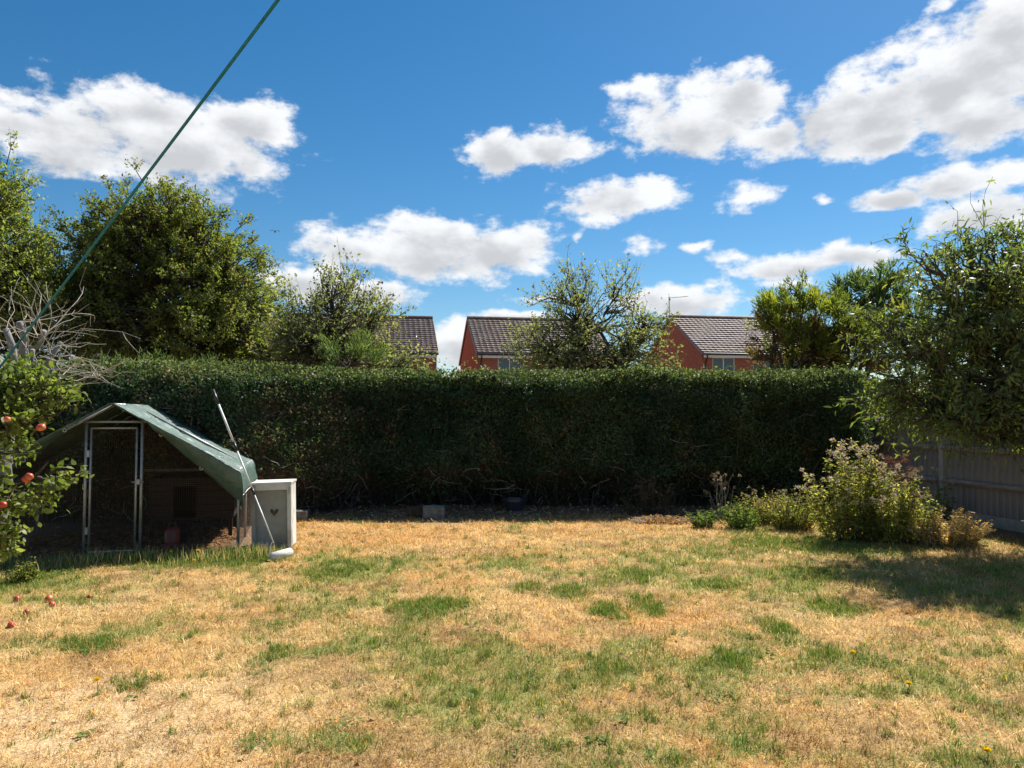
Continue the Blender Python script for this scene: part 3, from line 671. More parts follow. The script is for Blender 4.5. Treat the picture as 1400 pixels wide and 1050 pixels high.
def house(label, corner, rot, length, half, eave, ridge, roofmat, windows, group, aerial=False):
    """corner = front left corner of the walls; x runs along the ridge, y runs back"""
    root = empty('brick_house', (corner[0], corner[1], 0), rot); tag(root, label, 'house', group)
    d2 = 2 * half; ov = .22
    mb = MB(); mb.v = [(0, 0, 0), (length, 0, 0), (length, d2, 0), (0, d2, 0), (0, 0, eave), (length, 0, eave), (length, d2, eave), (0, d2, eave), (0, half, ridge - .08), (length, half, ridge - .08)]
    # front wall with window openings cut as separate faces
    mb.f = [(1, 2, 6, 9, 5), (2, 3, 7, 6), (3, 0, 4, 8, 7)]
    xs = [0]; 
    for (wx, wz, ww, wh) in windows: xs += [wx - ww / 2, wx + ww / 2]
    xs += [length]; zs0 = windows[0][1] - windows[0][3] / 2 if windows else 1; zs1 = windows[0][1] + windows[0][3] / 2 if windows else 1.2
    def q(xa, xb, za, zb, y=0.0):
        if xb - xa > 1e-4 and zb - za > 1e-4: mb.add([(xa, y, za), (xb, y, za), (xb, y, zb), (xa, y, zb)], [(0, 1, 2, 3)])
    q(0, length, 0, zs0); q(0, length, zs1, eave)
    for i in range(0, len(xs), 2): q(xs[i], xs[i + 1], zs0, zs1)
    for (wx, wz, ww, wh) in windows:
        a, b = wx - ww / 2, wx + ww / 2
        mb.add([(a, 0, zs0), (a, .14, zs0), (a, .14, zs1), (a, 0, zs1)], [(0, 1, 2, 3)]); mb.add([(b, 0, zs0), (b, .14, zs0), (b, .14, zs1), (b, 0, zs1)], [(3, 2, 1, 0)])
        mb.add([(a, 0, zs1), (b, 0, zs1), (b, .14, zs1), (a, .14, zs1)], [(0, 1, 2, 3)]); mb.add([(a, 0, zs0), (b, 0, zs0), (b, .14, zs0), (a, .14, zs0)], [(3, 2, 1, 0)])
    mb.build('wall', M['brick'], root)
    slope = (ridge - eave) / half; ez = eave - slope * ov
    und = MB()
    for (ya, yb) in ((-ov, half), (d2 + ov, half)):
        und.add([(-.06, ya, ez + .02), (length + .06, ya, ez + .02), (length + .06, yb, ridge), (-.06, yb, ridge),
                 (-.06, ya, ez - .05), (length + .06, ya, ez - .05), (length + .06, yb, ridge - .07), (-.06, yb, ridge - .07)],
                [(0, 1, 2, 3), (4, 7, 6, 5), (0, 4, 5, 1), (0, 3, 7, 4), (1, 5, 6, 2)])
    roof = und.build('roof', M['roof_under'], root)
    Va, Ta = tiled_slope(-.08, length + .08, -ov - .04, ez + .04, half, ridge + .03, 1); Vb, Tb = tiled_slope(-.08, length + .08, d2 + ov + .04, ez + .04, half, ridge + .03, -1)
    o = tri_mesh('roof_tiles', np.concatenate([Va, Vb]), np.concatenate([Ta, Tb + len(Va)]), M[roofmat], roof, smooth=False); o['kind'] = 'stuff'
    nr = int(length / .45); rd = MB()
    for k in range(nr):
        xa = -.08 + k * (length + .16) / nr; xb = xa + (length + .16) / nr - .012
        pts = [(math.cos(t) * .14, math.sin(t) * .14) for t in np.linspace(-.25, math.pi + .25, 7)]
        vv = [(xa, half + c, ridge + .0 + s_) for c, s_ in pts] + [(xb, half + c * 1.06, ridge + .0 + s_ * 1.06) for c, s_ in pts]
        rd.add(vv, [(i, i + 1, i + 8, i + 7) for i in range(6)] + [tuple(range(7)), tuple(range(13, 6, -1))])
    o = rd.build('ridge_tiles', M[roofmat], roof); o['kind'] = 'stuff'
    for xx in (-.07, length + .07):
        for (ya, yb) in ((-ov, half), (d2 + ov, half)):
            MB().tube([(xx, ya, ez - .03), (xx, yb, ridge - .05)], .045, 4).build('verge', M['mortar'], roof)
    gt = MB().tube([(-.05, -ov - .09, ez - .03), (length + .05, -ov - .09, ez - .03)], .06, 8).build('gutter', M['gutter'], root)
    MB().box((length / 2, -ov + .0, ez - .14), (length / 2, .012, .085)).build('fascia', M['upvc'], root)
    MB().tube([(.18, -ov - .09, ez - .06), (.18, -ov - .07, ez - .2), (.18, -.06, ez - .5), (.18, -.06, .1)], .036, 8).build('downpipe', M['gutter'], root)
    for (wx, wz, ww, wh) in windows:
        w = MB(); fr = .055
        for (cx, cz, hx, hz) in ((0, wh / 2 - fr / 2, ww / 2, fr / 2), (0, -wh / 2 + fr / 2, ww / 2, fr / 2)): w.box((wx + cx, .09, wz + cz), (hx, .035, hz))
        for cx in (-ww / 2 + fr / 2, 0, ww / 2 - fr / 2): w.box((wx + cx, .088, wz), (fr / 2, .035, wh / 2 - fr))
        win = w.build('window', M['upvc'], root)
        for s_ in (-1, 1):
            MB().box((wx + s_ * ww / 4, .1, wz), (ww / 4 - fr * .75, .006, wh / 2 - fr)).build('pane', M['glass'], win)
        MB().box((wx, -.02, wz - wh / 2 - .03), (ww / 2 + .06, .06, .03)).build('sill', M['upvc'], win)
        for s_ in (-1, 1): MB().box((wx + s_ * (ww / 2 - .2), .17, wz), (.13, .02, wh / 2 - .06)).build('curtain', M['white_paint'], win)
    if aerial:
        a = MB().tube([(-.05, half, ridge - .6), (-.05, half, ridge + 1.15)], .022, 6).tube([(-.05, half, ridge + 1.13), (1.05, half - .25, ridge + 1.22)], .014, 5)
        for k in range(8): xx = .05 + k * .125; a.tube([(xx, half - .02 * k - .13, ridge + 1.135 + .01 * k), (xx, half - .02 * k + .13, ridge + 1.135 + .01 * k)], .006, 4)
        a.build('aerial', M['metal_aerial'], root)
    return root
HR = R(10)
EAVE, RIDGE, HALF = 5.08, 7.45, 4.4
cM = P(653, 500, 40.0); cR = P(960, 500, 40.0)
L_len = 8.2; cLr = P(597, 500, 40.0)
cL = (cLr[0] - L_len * math.cos(HR), cLr[1] - L_len * math.sin(HR))
GH = 'brick houses behind the hedge'
house('brick house with brown tiled roof, half hidden behind the loose tree at left', cL, HR, L_len, HALF, EAVE, RIDGE, 'roof_brown', [(2.2, 4.22, 1.2, 1.15), (6.0, 4.22, 1.2, 1.15)], GH)
house('middle red brick house, brown tiled roof, between the two loose fruit trees', cM, HR, 7.6, HALF, EAVE, RIDGE, 'roof_brown', [(1.75, 4.22, 1.3, 1.15), (5.7, 4.22, 1.2, 1.15)], GH)
house('red brick house at right with reddish tiled roof and television aerial', cR, HR, 8.6, HALF, EAVE + .02, RIDGE + .1, 'roof_red', [(1.25, 4.22, 1.3, 1.15), (3.6, 4.22, 1.3, 1.15), (6.0, 4.22, 1.3, 1.15)], GH, aerial=True)

# far wood on the skyline, seen between the houses
def far_wood():
    n = 30000; x = -150 + 300 * rng.random(n); y = 150 + 12 * rng.random(n)
    top = 5.5 + 4.5 * np_fbm(x * .12, y * .02, 3, 4); z = top * rng.random(n) ** .6
    pos = np.stack([x, y, z], 1); col = np.array((.06, .09, .035)) * (.6 + .8 * rng.random((n, 1)))
    o = leaf_mesh('far_wood', pos, rng.normal(0, 1, (n, 3)), rng.normal(0, 1, (n, 3)), 1.3, .7, col, M['leaf'])
    tag(o, 'distant line of trees on the skyline beyond the houses', 'trees', None, 'stuff')
far_wood()

# ------------------------------------------------------------------ trees behind the hedge
PAL_MAPLE = [(0.195, 0.225, 0.06, 4), (0.24, 0.255, 0.07, 3), (0.27, 0.22, 0.075, 0.4), (0.155, 0.195, 0.055, 3)]
PAL_LIME = [(0.26, 0.3, 0.085, 4), (0.22, 0.27, 0.075, 4), (0.3, 0.32, 0.11, 2)]
PAL_APPLE = [(0.23, 0.245, 0.13, 4), (0.28, 0.285, 0.16, 3), (0.18, 0.21, 0.1, 3), (0.32, 0.28, 0.19, 0.7)]
GT = 'trees behind the hedge'
tree('field_maple_tree', 'broad dense tree with yellowish green crown behind the chicken run', 'tree', (-8.3, 20, 0),
     lobes_px(20, [(215, 330, 90, 75, 0, 1.7), (150, 380, 85, 80, -.3, 1.7), (285, 385, 90, 85, -.2, 1.7), (215, 420, 150, 95, 0, 2.2), (335, 440, 62, 70, .2, 1.5), (115, 440, 70, 75, 0, 1.6),
                   (235, 300, 55, 45, .1, 1.2), (300, 460, 110, 60, -.4, 1.9), (150, 335, 40, 40, .3, 1.0), (320, 350, 28, 30, .3, .8), (195, 480, 130, 50, -.3, 1.9), (362, 480, 40, 46, .1, 1.1), (98, 405, 42, 46, 0, 1.0), (270, 320, 50, 45, 0, 1.0), (170, 310, 45, 40, 0, 1.0)]),
     1900, 5, 11, .086, .62, PAL_MAPLE, .33, .22, group=GT, spikes=40, seed=11, uneven=.2)
tree('lime_tree', 'light green tree cut off by the left edge of the picture', 'tree', (-12.6, 17.5, 0),
     lobes_px(17.5, [(-30, 320, 75, 95, 0, 1.7), (-10, 390, 75, 80, 0, 1.7), (-60, 430, 110, 90, 0, 2), (20, 350, 38, 45, -.2, .9), (30, 420, 40, 50, -.2, 1), (-20, 265, 38, 45, 0, .9)]),
     1000, 5, 9, .085, .6, PAL_LIME, .36, .2, group=GT, spikes=70, seed=12)
tree('fruit_tree', 'loose grey-green tree in front of the left house, with bare upper shoots', 'tree', (-3.9, 17, 0),
     lobes_px(17, [(460, 440, 52, 52, 0, .9), (475, 480, 62, 42, 0, 1.0), (430, 480, 55, 50, 0, 1), (447, 398, 26, 30, 0, .45), (512, 428, 34, 22, 0, .5), (555, 500, 34, 18, .1, .5), (400, 470, 36, 52, 0, .8)]),
     470, 4, 7, .085, .6, PAL_APPLE, .38, .13, group=GT, spikes=60, up_bias=.6, seed=13, shoots=40)
tree('fruit_tree', 'loose grey-green tree standing between the middle house and the right house', 'tree', (1.85, 17, 0),
     lobes_px(17, [(795, 455, 68, 50, 0, 1.1), (785, 410, 46, 36, 0, .7), (840, 400, 22, 30, 0, .4), (750, 480, 55, 34, 0, .9), (860, 475, 58, 40, 0, .9), (880, 440, 28, 20, 0, .5), (810, 500, 100, 30, -.2, 1.1)]),
     380, 4, 7, .08, .6, PAL_APPLE, .38, .13, group=GT, spikes=60, up_bias=.6, seed=14, shoots=40)

PAL_CON = [(0.22, 0.25, 0.045, 5), (0.29, 0.31, 0.06, 3), (0.14, 0.175, 0.045, 3)]
PAL_CON2 = [(.11, .16, .07, 4), (.15, .2, .085, 3)]
def conifer(label, base, lobes, n_cl, pal, seed, blen=.16, brown=.25, ratio=.16):
    global rng
    keep = rng; rng = np.random.default_rng(seed)
    root = empty('conifer', base); base = np.array(base, float); tag(root, label, 'conifer', 'conifers behind the hedge')
    LC = np.array([l[0] for l in lobes], float); LR = np.array([l[1] for l in lobes], float)
    V, T = tubes_np(curve_pts(np.repeat(base[None], len(LC), 0), LC, 8, rng.normal(0, .04, (len(LC), 3)), .03), np.linspace(.07, .015, 8)[None].repeat(len(LC), 0), 6)
    for q_ in range(len(LC)): tri_mesh('trunk', V[q_ * 48:(q_ + 1) * 48] - base, tubes_np(np.zeros((1, 8, 3)), np.ones((1, 8)), 6)[1], M['bark'], root)
    vol = LR.prod(1) ** (2 / 3); li = rng.choice(len(LC), n_cl, p=vol / vol.sum()); d = nrm(rng.normal(0, 1, (n_cl, 3)) + np.array((0, 0, .25)))
    C = LC[li] + d * LR[li] * (.55 + .5 * rng.random((n_cl, 1)))
    st = LC[li] - np.array((0, 0, .3)) * LR[li][:, 2:3]
    br = curve_pts(st, C, 4, rng.normal(0, .05, (n_cl, 3)) - np.array((0, 0, .1)), .03)
    V, T = tubes_np(br, np.linspace(.012, .003, 4)[None].repeat(n_cl, 0), 3); tri_mesh('branches', V - base, T, M['dark_twig'], root)
    k = 46; nl = n_cl * k; ci = np.repeat(np.arange(n_cl), k); t = rng.random(nl)
    sd = nrm(d + np.array((0, 0, .8)) + rng.normal(0, .25, (n_cl, 3)))
    pos = C[ci] + sd[ci] * (t * .32)[:, None] + rng.normal(0, .035, (nl, 3))
    ax = nrm(sd[ci] * 1.0 + rng.normal(0, .5, (nl, 3)))
    pl = np.array(pal); pc = pl[rng.choice(len(pl), n_cl, p=pl[:, 3] / pl[:, 3].sum())][:, :3]
    dead = (rng.random(n_cl) < brown) & (C[:, 2] < LC[li][:, 2] + .1 * LR[li][:, 2])
    pc[dead] = (.14, .085, .05)
    leaf_mesh('crown', pos - base, ax, rng.normal(0, 1, (nl, 3)), blen * (.5 + .8 * rng.random(nl)) * (1.1 - .4 * t), ratio, pc[ci] * (.7 + .6 * rng.random((nl, 1))), M['leaf'], root)
    rng = keep
conifer('yellow-green bushy conifer with brown dead lower twigs beside the right house roof', (6.05, 15.6, 0),
        lobes_px(15.6, [(1085, 440, 30, 42, 0, .6), (1060, 470, 22, 40, 0, .5), (1115, 455, 36, 50, 0, .6), (1150, 465, 34, 42, 0, .6), (1095, 490, 50, 36, 0, .7), (1160, 490, 45, 30, 0, .6), (1055, 430, 10, 22, 0, .2), (1100, 405, 14, 20, 0, .25)]), 330, PAL_CON, 21, .17, .8)
conifer('dark feathery conifer rising between the bushy conifer and the big right tree', (7.6, 16.4, 0),
        lobes_px(16.4, [(1185, 412, 36, 24, 0, .5), (1215, 445, 50, 45, 0, .8), (1162, 405, 16, 18, 0, .3), (1208, 388, 18, 16, 0, .3), (1240, 480, 60, 50, 0, .8)]), 210, PAL_CON2, 22, .2, .1)
conifer('blue-green conifer bush poking above the hedge behind the chicken run', (-6.2, 15.2, 0),
        lobes_px(15.2, [(185, 520, 60, 22, 0, .5), (290, 525, 70, 22, 0, .5), (245, 530, 50, 22, 0, .5), (480, 492, 40, 24, .3, .5), (120, 535, 50, 28, 0, .5)]), 240, PAL_CON2, 23, .13, .05)

# ------------------------------------------------------------------ hedge
def hedge():
    global rng
    root = empty('hedge', (-.7, 14.6, 0)); b0 = np.array((-.7, 14.6, 0.0))
    tag(root, 'long clipped dark green hedge across the back of the garden', 'hedge')
    x0, x1 = -9.5, 6.3
    def bend(x):
        t = np.clip((-2.3 - x) / 2.0, 0, 1); return 2.25 * t * t * (3 - 2 * t)
    def front(x, z):   # y of the leafy front face
        y = 13.15 + .12 * (np_fbm(x * 2.2 + 7, z * 2.2, 207, 2) - .5) * 2 + .26 * (np_fbm(x * .8, z * 1.2, 201, 4) - .5) * 2 + .14 * (np_fbm(x * 3.5, z * 3.5, 205, 3) - .5) * 2
        y = y + .55 * np.clip((.75 - z) / .75, 0, 1) ** 1.3 * np.clip(.5 + 1.1 * (np_fbm(x * 1.3, z * 0, 209, 3)), .4, 1.3)
        y = y + .38 * np.clip((z - 1.95) / .5, 0, 1) ** 2 - bend(x) + .5 * bend(x) / 2.25 * (np_fbm(x * 1.6, z * 1.8, 281, 4, .6) - .5)
        return y
    def top(x, y):
        return 2.30 + .09 * (np_fbm(x * .6, y * .6, 221, 3) - .5) * 2 + .13 * (np_fbm(x * 1.7, y * 1.7, 223, 2) - .5) * 2 + .11 * (np_fbm(x * 3, y * 3, 225, 3) - .5) * 2 + .05 * np.clip(x / 6, -1, 1) - .05 * bend(x) + .05 * bend(x) * (np_fbm(x * 2.3, y * 2.3, 227, 4, .6) - .5) * 2 + .07 * (np_fbm(x * 1.1 + 5, y * .8, 229, 3) - .5) * 2 + .10 * np.clip((np_fbm(x * 3.1, y * 3.1, 237, 3) - .58) * 6, 0, 1)
    # front skin, several layers deep
    n = 105000; x = x0 + (x1 - x0) * rng.random(n); z = .12 + 2.36 * rng.random(n) ** .93
    y = front(x, z) + np.abs(rng.normal(0, .11, n)) - .05
    lowz = .25 + .75 * np_fbm(x * 1.6, x * 0, 233, 4); low = (z < lowz) & (rng.random(n) < .75); x, y, z = x[~low], y[~low], z[~low]
    A = np.stack([x, y, z], 1); on = np.stack([rng.normal(0, .6, len(x)), -1 + rng.normal(0, .6, len(x)), .35 + rng.normal(0, .6, len(x))], 1)
    # top
    n = 90000; x = x0 + (x1 - x0) * rng.random(n); y = 13.25 + 1.8 * rng.random(n) ** 1.2; y = y - bend(x) * (1 - .5 * (y - 13.25) / 1.8)
    z = top(x, y) - np.abs(rng.normal(0, .07, n)) + .03
    sh = np.clip((np_fbm(x * 5, y * 5, 271, 3, .6) - .52) * 6, 0, 1); z = z + sh * rng.random(n) ** 2 * .17 + (rng.random(n) < .03) * rng.random(n) * .14
    Bp = np.stack([x, y, z], 1); bn = np.stack([rng.normal(0, .6, n), rng.normal(-.2, .6, n), 1 + rng.normal(0, .4, n)], 1)
    # right end face
    n = 12000; yy = 13.4 + 1.7 * rng.random(n); zz = .2 + 2.25 * rng.random(n); xx = x1 - .05 + .10 * (np_fbm(yy * 2, zz * 2, 240, 3) - .5) + np.abs(rng.normal(0, .06, n))
    Cp = np.stack([xx, yy, zz], 1); cn = np.stack([1 + rng.normal(0, .5, n), rng.normal(0, .6, n), .3 + rng.normal(0, .6, n)], 1)
    pos = np.concatenate([A, Bp, Cp]); up = np.concatenate([on, bn, cn]); n = len(pos)
    ns = 900; sx = x0 + (x1 - x0) * rng.random(ns); sy = 13.2 + 1.3 * rng.random(ns) ** 1.5; sy = sy - bend(sx) * (1 - .5 * (sy - 13.25) / 1.8)
    sb = np.stack([sx, sy, top(sx, sy) - .05], 1); se = sb + np.stack([rng.normal(0, .06, ns), rng.normal(-.03, .06, ns), .08 + .3 * rng.random(ns) ** 3], 1)
    sk = 9; st_ = rng.random((ns, sk, 1)); Sp = (sb[:, None] * (1 - st_) + se[:, None] * st_).reshape(-1, 3) + rng.normal(0, .018, (ns * sk, 3))
    pos = np.concatenate([pos, Sp]); up = np.concatenate([up, rng.normal(0, .6, (ns * sk, 3)) + np.array((0, 0, .8))]); n = len(pos)
    ax = nrm(rng.normal(0, .8, (n, 3)) + np.array((0, -.25, .1)))
    tone = np_fbm(pos[:, 0] * 1.7, pos[:, 2] * 1.7 + pos[:, 1], 251, 4)[:, None]
    c1 = np.array((.035, .065, .026)); c2 = np.array((.10, .135, .05)); tone = np.clip((tone - .5) * 2 + .5, 0, 1); col = c1 * (1 - tone) + c2 * tone
    seg = np.clip((np_fbm(pos[:, 0] * .45 + 3, pos[:, 2] * .25, 255, 3) - .45) * 5, 0, 1)[:, None]; col = col * (1 - seg) + col * np.array((.75, .95, 1.15)) * seg
    lf = (pos[:, 0] < -2.6) & (np_fbm(pos[:, 0] * 3, pos[:, 2] * 3, 291, 3) > .52) & (rng.random(n) < .35); col = np.where(lf[:, None], np.array((.2, .16, .09)), col)
    lit_top = np.clip((pos[:, 2:3] - 2.1) / .3, 0, 1) * (rng.random((n, 1)) < .6); col = col * (1 - lit_top) + np.array((.2, .235, .08)) * lit_top  # sunlit top strip put into the colour: leaves paler towards the top
    brown = (np_fbm(pos[:, 0] * 2.3, pos[:, 2] * 2.3, 260, 3) > .66) & (pos[:, 2] < 1.6) & (rng.random(n) < .35)
    col = np.where(brown[:, None], np.array((.17, .12, .06)), col) * (.5 + 1.0 * rng.random((n, 1)))
    leaf_mesh('foliage', pos - b0, ax, up, .035 + .035 * rng.random(n), .55, col, M['hedge_leaf'], root)
    # solid dark core added inside the hedge to block light from behind
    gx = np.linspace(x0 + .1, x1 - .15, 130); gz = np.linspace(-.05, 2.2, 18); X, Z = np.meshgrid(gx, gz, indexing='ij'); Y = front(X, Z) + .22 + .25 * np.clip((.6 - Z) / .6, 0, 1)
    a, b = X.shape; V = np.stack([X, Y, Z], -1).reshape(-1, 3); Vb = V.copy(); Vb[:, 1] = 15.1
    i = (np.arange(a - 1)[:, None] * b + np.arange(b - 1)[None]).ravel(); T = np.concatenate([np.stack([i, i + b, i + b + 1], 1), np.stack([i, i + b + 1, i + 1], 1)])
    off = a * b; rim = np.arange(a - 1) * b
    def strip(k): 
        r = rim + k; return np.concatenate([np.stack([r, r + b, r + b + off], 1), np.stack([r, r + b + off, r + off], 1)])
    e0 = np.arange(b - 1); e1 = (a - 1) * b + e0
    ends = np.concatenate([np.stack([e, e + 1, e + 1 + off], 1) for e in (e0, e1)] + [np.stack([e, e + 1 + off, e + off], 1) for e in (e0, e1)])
    tri_mesh('dark_core', np.concatenate([V, Vb]) - b0, np.concatenate([T, T + off, strip(0), strip(b - 1), ends]), M['soil'], root)
    # bare stems at the foot
    n = 190; x = x0 + (x1 - x0) * rng.random(n); s = np.stack([x, 13.65 + .25 * rng.random(n) - bend(x), np.zeros(n)], 1)
    e = s + np.stack([rng.normal(0, .22, n), -.15 + rng.normal(0, .2, n), .75 + .3 * rng.random(n)], 1)
    V, T = tubes_np(curve_pts(s, e, 5, rng.normal(0, .08, (n, 3)), .04), np.linspace(.018, .007, 5)[None] * (.4 + rng.random((n, 1))), 5)
    tri_mesh('stems', V - b0, T, M['bark'], root)
    n = 380; x = x0 + (x1 - x0) * rng.random(n); z = .1 + 1.7 * rng.random(n) ** 1.5; s = np.stack([x, front(x, z) + .1, z], 1)
    e = s + np.stack([rng.normal(0, .2, n), -.1 + rng.normal(0, .08, n), rng.normal(-.02, .16, n)], 1)
    V, T = tubes_np(curve_pts(s, e, 4, rng.normal(0, .1, (n, 3)), .05), np.linspace(.006, .002, 4)[None].repeat(n, 0), 3)
    tri_mesh('dead_twigs', V - b0, T, M['twig'], root)
hedge()

# ------------------------------------------------------------------ fence on the right
def fence():
    fx = lambda y: 7.24 - .16 * (y - 10.56)
    ypost = [15.82, 13.97, 12.12, 10.27, 8.42]
    root = empty('fence', (fx(12.12), 12.12, 0)); o0 = Vector(root.location)
    tag(root, 'grey weathered feather-edge board fence with concrete posts along the right side', 'fence')
    ang = math.atan2(1.85, -.16 * 1.85)      # direction along the fence
    rotm = Vector((0, 0, 0)); from mathutils import Matrix
    Rz = Matrix.Rotation(ang, 3, 'Z')
    board = MB(); bw, bh, t1, t2 = .066, .735, .011, .004
    board.v = [(-bw, -t1, -bh), (bw, -t2, -bh), (bw, t2, -bh), (-bw, t1, -bh), (-bw, -t1, bh), (bw, -t2, bh), (bw, t2, bh), (-bw, t1, bh)]
    board.f = [(0, 3, 2, 1), (4, 5, 6, 7), (0, 1, 5, 4), (1, 2, 6, 5), (2, 3, 7, 6), (3, 0, 4, 7)]
    bme = bpy.data.meshes.new('board'); bme.from_pydata(board.v, [], board.f); bme.materials.append(M['board'])
    for i in range(len(ypost)):
        y = ypost[i]; zt = 1.70 + random.uniform(-.015, .015)
        p = MB().box((0, 0, zt / 2 - .02), (.05, .05, zt / 2 + .02)); p.v = [(a * (1 if c < 1.6 else .8), b * (1 if c < 1.6 else .8), c) for a, b, c in p.v]
        o = p.build('post', M['concrete'], root, bevel=.008); o.location = Vector((fx(y), y, 0)) - o0; o.rotation_euler = (0, 0, ang)
    inward = Rz @ Vector((0, 1, 0))
    if inward.x > 0: inward = -inward
    for i in range(len(ypost) - 1):
        ya, yb = ypost[i + 1], ypost[i]; a = Vector((fx(ya), ya, 0)); b = Vector((fx(yb), yb, 0)); d = (b - a); ln = d.length; d.normalize()
        g = MB().box((0, 0, 0), (ln / 2 - .052, .022, .085)).build('gravel_board', M['concrete'], root, bevel=.005); g.location = (a + b) / 2 + Vector((0, 0, .07)) - o0; g.rotation_euler = (0, 0, ang)
        for z in (.60, 1.13, 1.58):
            r = MB().tube([(-ln / 2 + .05, 0, 0), (ln / 2 - .05, 0, 0)], .042, 4); o = r.build('rail', M['rail'], root)
            o.location = (a + b) / 2 + inward * .045 + Vector((0, 0, z + random.uniform(-.008, .008))) - o0; o.rotation_euler = (0, random.uniform(-.004, .004), ang)
        nb = int((ln - .11) / .112)
        for k in range(nb):
            s = .055 + (k + .5) * (ln - .11) / nb
            o = bpy.data.objects.new('board', bme); COL.objects.link(o); o.parent = root
            o.location = a + d * s + Vector((0, 0, .155 + bh + random.uniform(-.006, .012))) - inward * (.012 + .006 * (k % 2)) - o0
            o.rotation_euler = (random.uniform(-.006, .006), random.uniform(-.004, .004), ang + .05)
fence()

# ------------------------------------------------------------------ chicken run, tarpaulin, coop, box, roller
RUN_A = R(15); RUN_O = np.array((-4.72, 8.86, 0.0))
def run_xy(u, v, z):
    return Vector((RUN_O[0] + u * math.cos(RUN_A) - v * math.sin(RUN_A), RUN_O[1] + u * math.sin(RUN_A) + v * math.cos(RUN_A), z))
HWID, DEP, ZAP, ZEV = 1.40, 2.0, 1.78, .98
def wire_grid(mb, o, eu, ev, nu, nv, clip=None, r=.0007):
    """welded mesh of thin square wires over the rectangle o + eu, ev"""
    o, eu, ev = Vector(o), Vector(eu), Vector(ev)
    for k in range(nu + 1):
        s = k / nu; top = clip(s) if clip else 1.0
        mb.tube([o + eu * s, o + eu * s + ev * top], r, 3, cap=False)
    for k in range(nv + 1):
        t = k / nv
        if clip:
            ss = [s / 60 for s in range(61) if clip(s / 60) >= t - 1e-6]
            if not ss: continue
            mb.tube([o + eu * ss[0] + ev * t, o + eu * ss[-1] + ev * t], r, 3, cap=False)
        else: mb.tube([o + ev * t, o + eu + ev * t], r, 3, cap=False)
def chicken_run():
    root = empty('chicken_run', RUN_O, RUN_A); tag(root, 'walk-in chicken run of galvanised tube and wire mesh under a green tarpaulin', 'chicken run')
    r = .017
    for (u, v, z) in ((-HWID, 0, ZEV), (HWID, 0, ZEV), (-HWID, DEP, ZEV), (HWID, DEP, ZEV), (-.30, 0, 1.57), (.30, 0, 1.57), (-HWID, DEP / 2, ZEV), (HWID, DEP / 2, ZEV)):
        MB().tube([(u, v, 0), (u, v, z)], r, 8).build('post', M['galv'], root, smooth=True)
    for v in (0, DEP / 2, DEP):
        for s in (-1, 1): MB().tube([(s * HWID, v, ZEV), (0, v, ZAP)], r, 8).build('rafter', M['galv'], root, smooth=True)
    for (u, z) in ((-HWID, ZEV), (HWID, ZEV), (0, ZAP)):
        MB().tube([(u, 0, z), (u, DEP, z)], r, 8).build('rail', M['galv'], root, smooth=True)
    for (v, u0, u1, z) in ((0, -.34, .34, 1.575),):
        MB().tube([(u0, v, z), (u1, v, z)], r * .9, 8).build('rail', M['galv'], root, smooth=True)
    dr = MB(); x0, x1, z0, z1 = -.245, .245, .05, 1.50
    dr.tube([(x0, -.01, z0), (x0, -.01, z1)], .013, 8).tube([(x1, -.01, z0), (x1, -.01, z1)], .013, 8).tube([(x0, -.01, z0), (x1, -.01, z0)], .013, 8).tube([(x0, -.01, z1), (x1, -.01, z1)], .013, 8)
    door = dr.build('door', M['galv'], root, smooth=True)
    MB().tube([(.2, -.035, .86), (.33, -.035, .86)], .008, 6).box((.272, -.03, .86), (.02, .012, .03)).build('latch', M['galv'], door)
    for z in (.3, 1.2): MB().tube([(-.272, -.012, z - .04), (-.272, -.012, z + .04)], .02, 8).build('hinge', M['galv'], door)
    w = MB(); wire_grid(w, (x0, -.01, z0), (x1 - x0, 0, 0), (0, 0, z1 - z0), 20, 58); w.build('wire_mesh', M['wire'], door)
    w = MB(); gab = lambda s: (ZEV + (ZAP - ZEV) * s) / 1.6 if True else 1
    wire_grid(w, (-HWID, 0, 0), (HWID - .3, 0, 0), (0, 0, 1.6), 44, 64, lambda s: min(1, (ZEV + (ZAP - ZEV) * s * (HWID - .3) / HWID) / 1.6))
    wire_grid(w, (HWID, 0, 0), (-(HWID - .3), 0, 0), (0, 0, 1.6), 44, 64, lambda s: min(1, (ZEV + (ZAP - ZEV) * s * (HWID - .3) / HWID) / 1.6))
    wire_grid(w, (HWID, 0, 0), (0, DEP, 0), (0, 0, ZEV), 70, 38); wire_grid(w, (-HWID, 0, 0), (0, DEP, 0), (0, 0, ZEV), 70, 38)
    wire_grid(w, (-HWID, DEP, 0), (2 * HWID, 0, 0), (0, 0, ZEV), 100, 38)
    o = w.build('wire_mesh', M['wire'], root); o['kind'] = 'stuff'
    # litter floor of the run
    n = 3000; u = rng.uniform(-HWID + .1, HWID - .1, n); v = rng.uniform(.15, DEP - .1, n)
    pos = np.stack([u, v, .015 + .02 * rng.random(n)], 1); c = np.array((.36, .2, .1)) * (.5 + .9 * rng.random((n, 1)))
    o = leaf_mesh('floor_litter', pos, np.concatenate([rng.normal(0, 1, (n, 2)), rng.normal(0, .2, (n, 1))], 1), np.array((0, 0, 1.0)) + rng.normal(0, .3, (n, 3)), .05 + .05 * rng.random(n), .35, c, M['petal'], root)
    o['kind'] = 'stuff'
chicken_run()

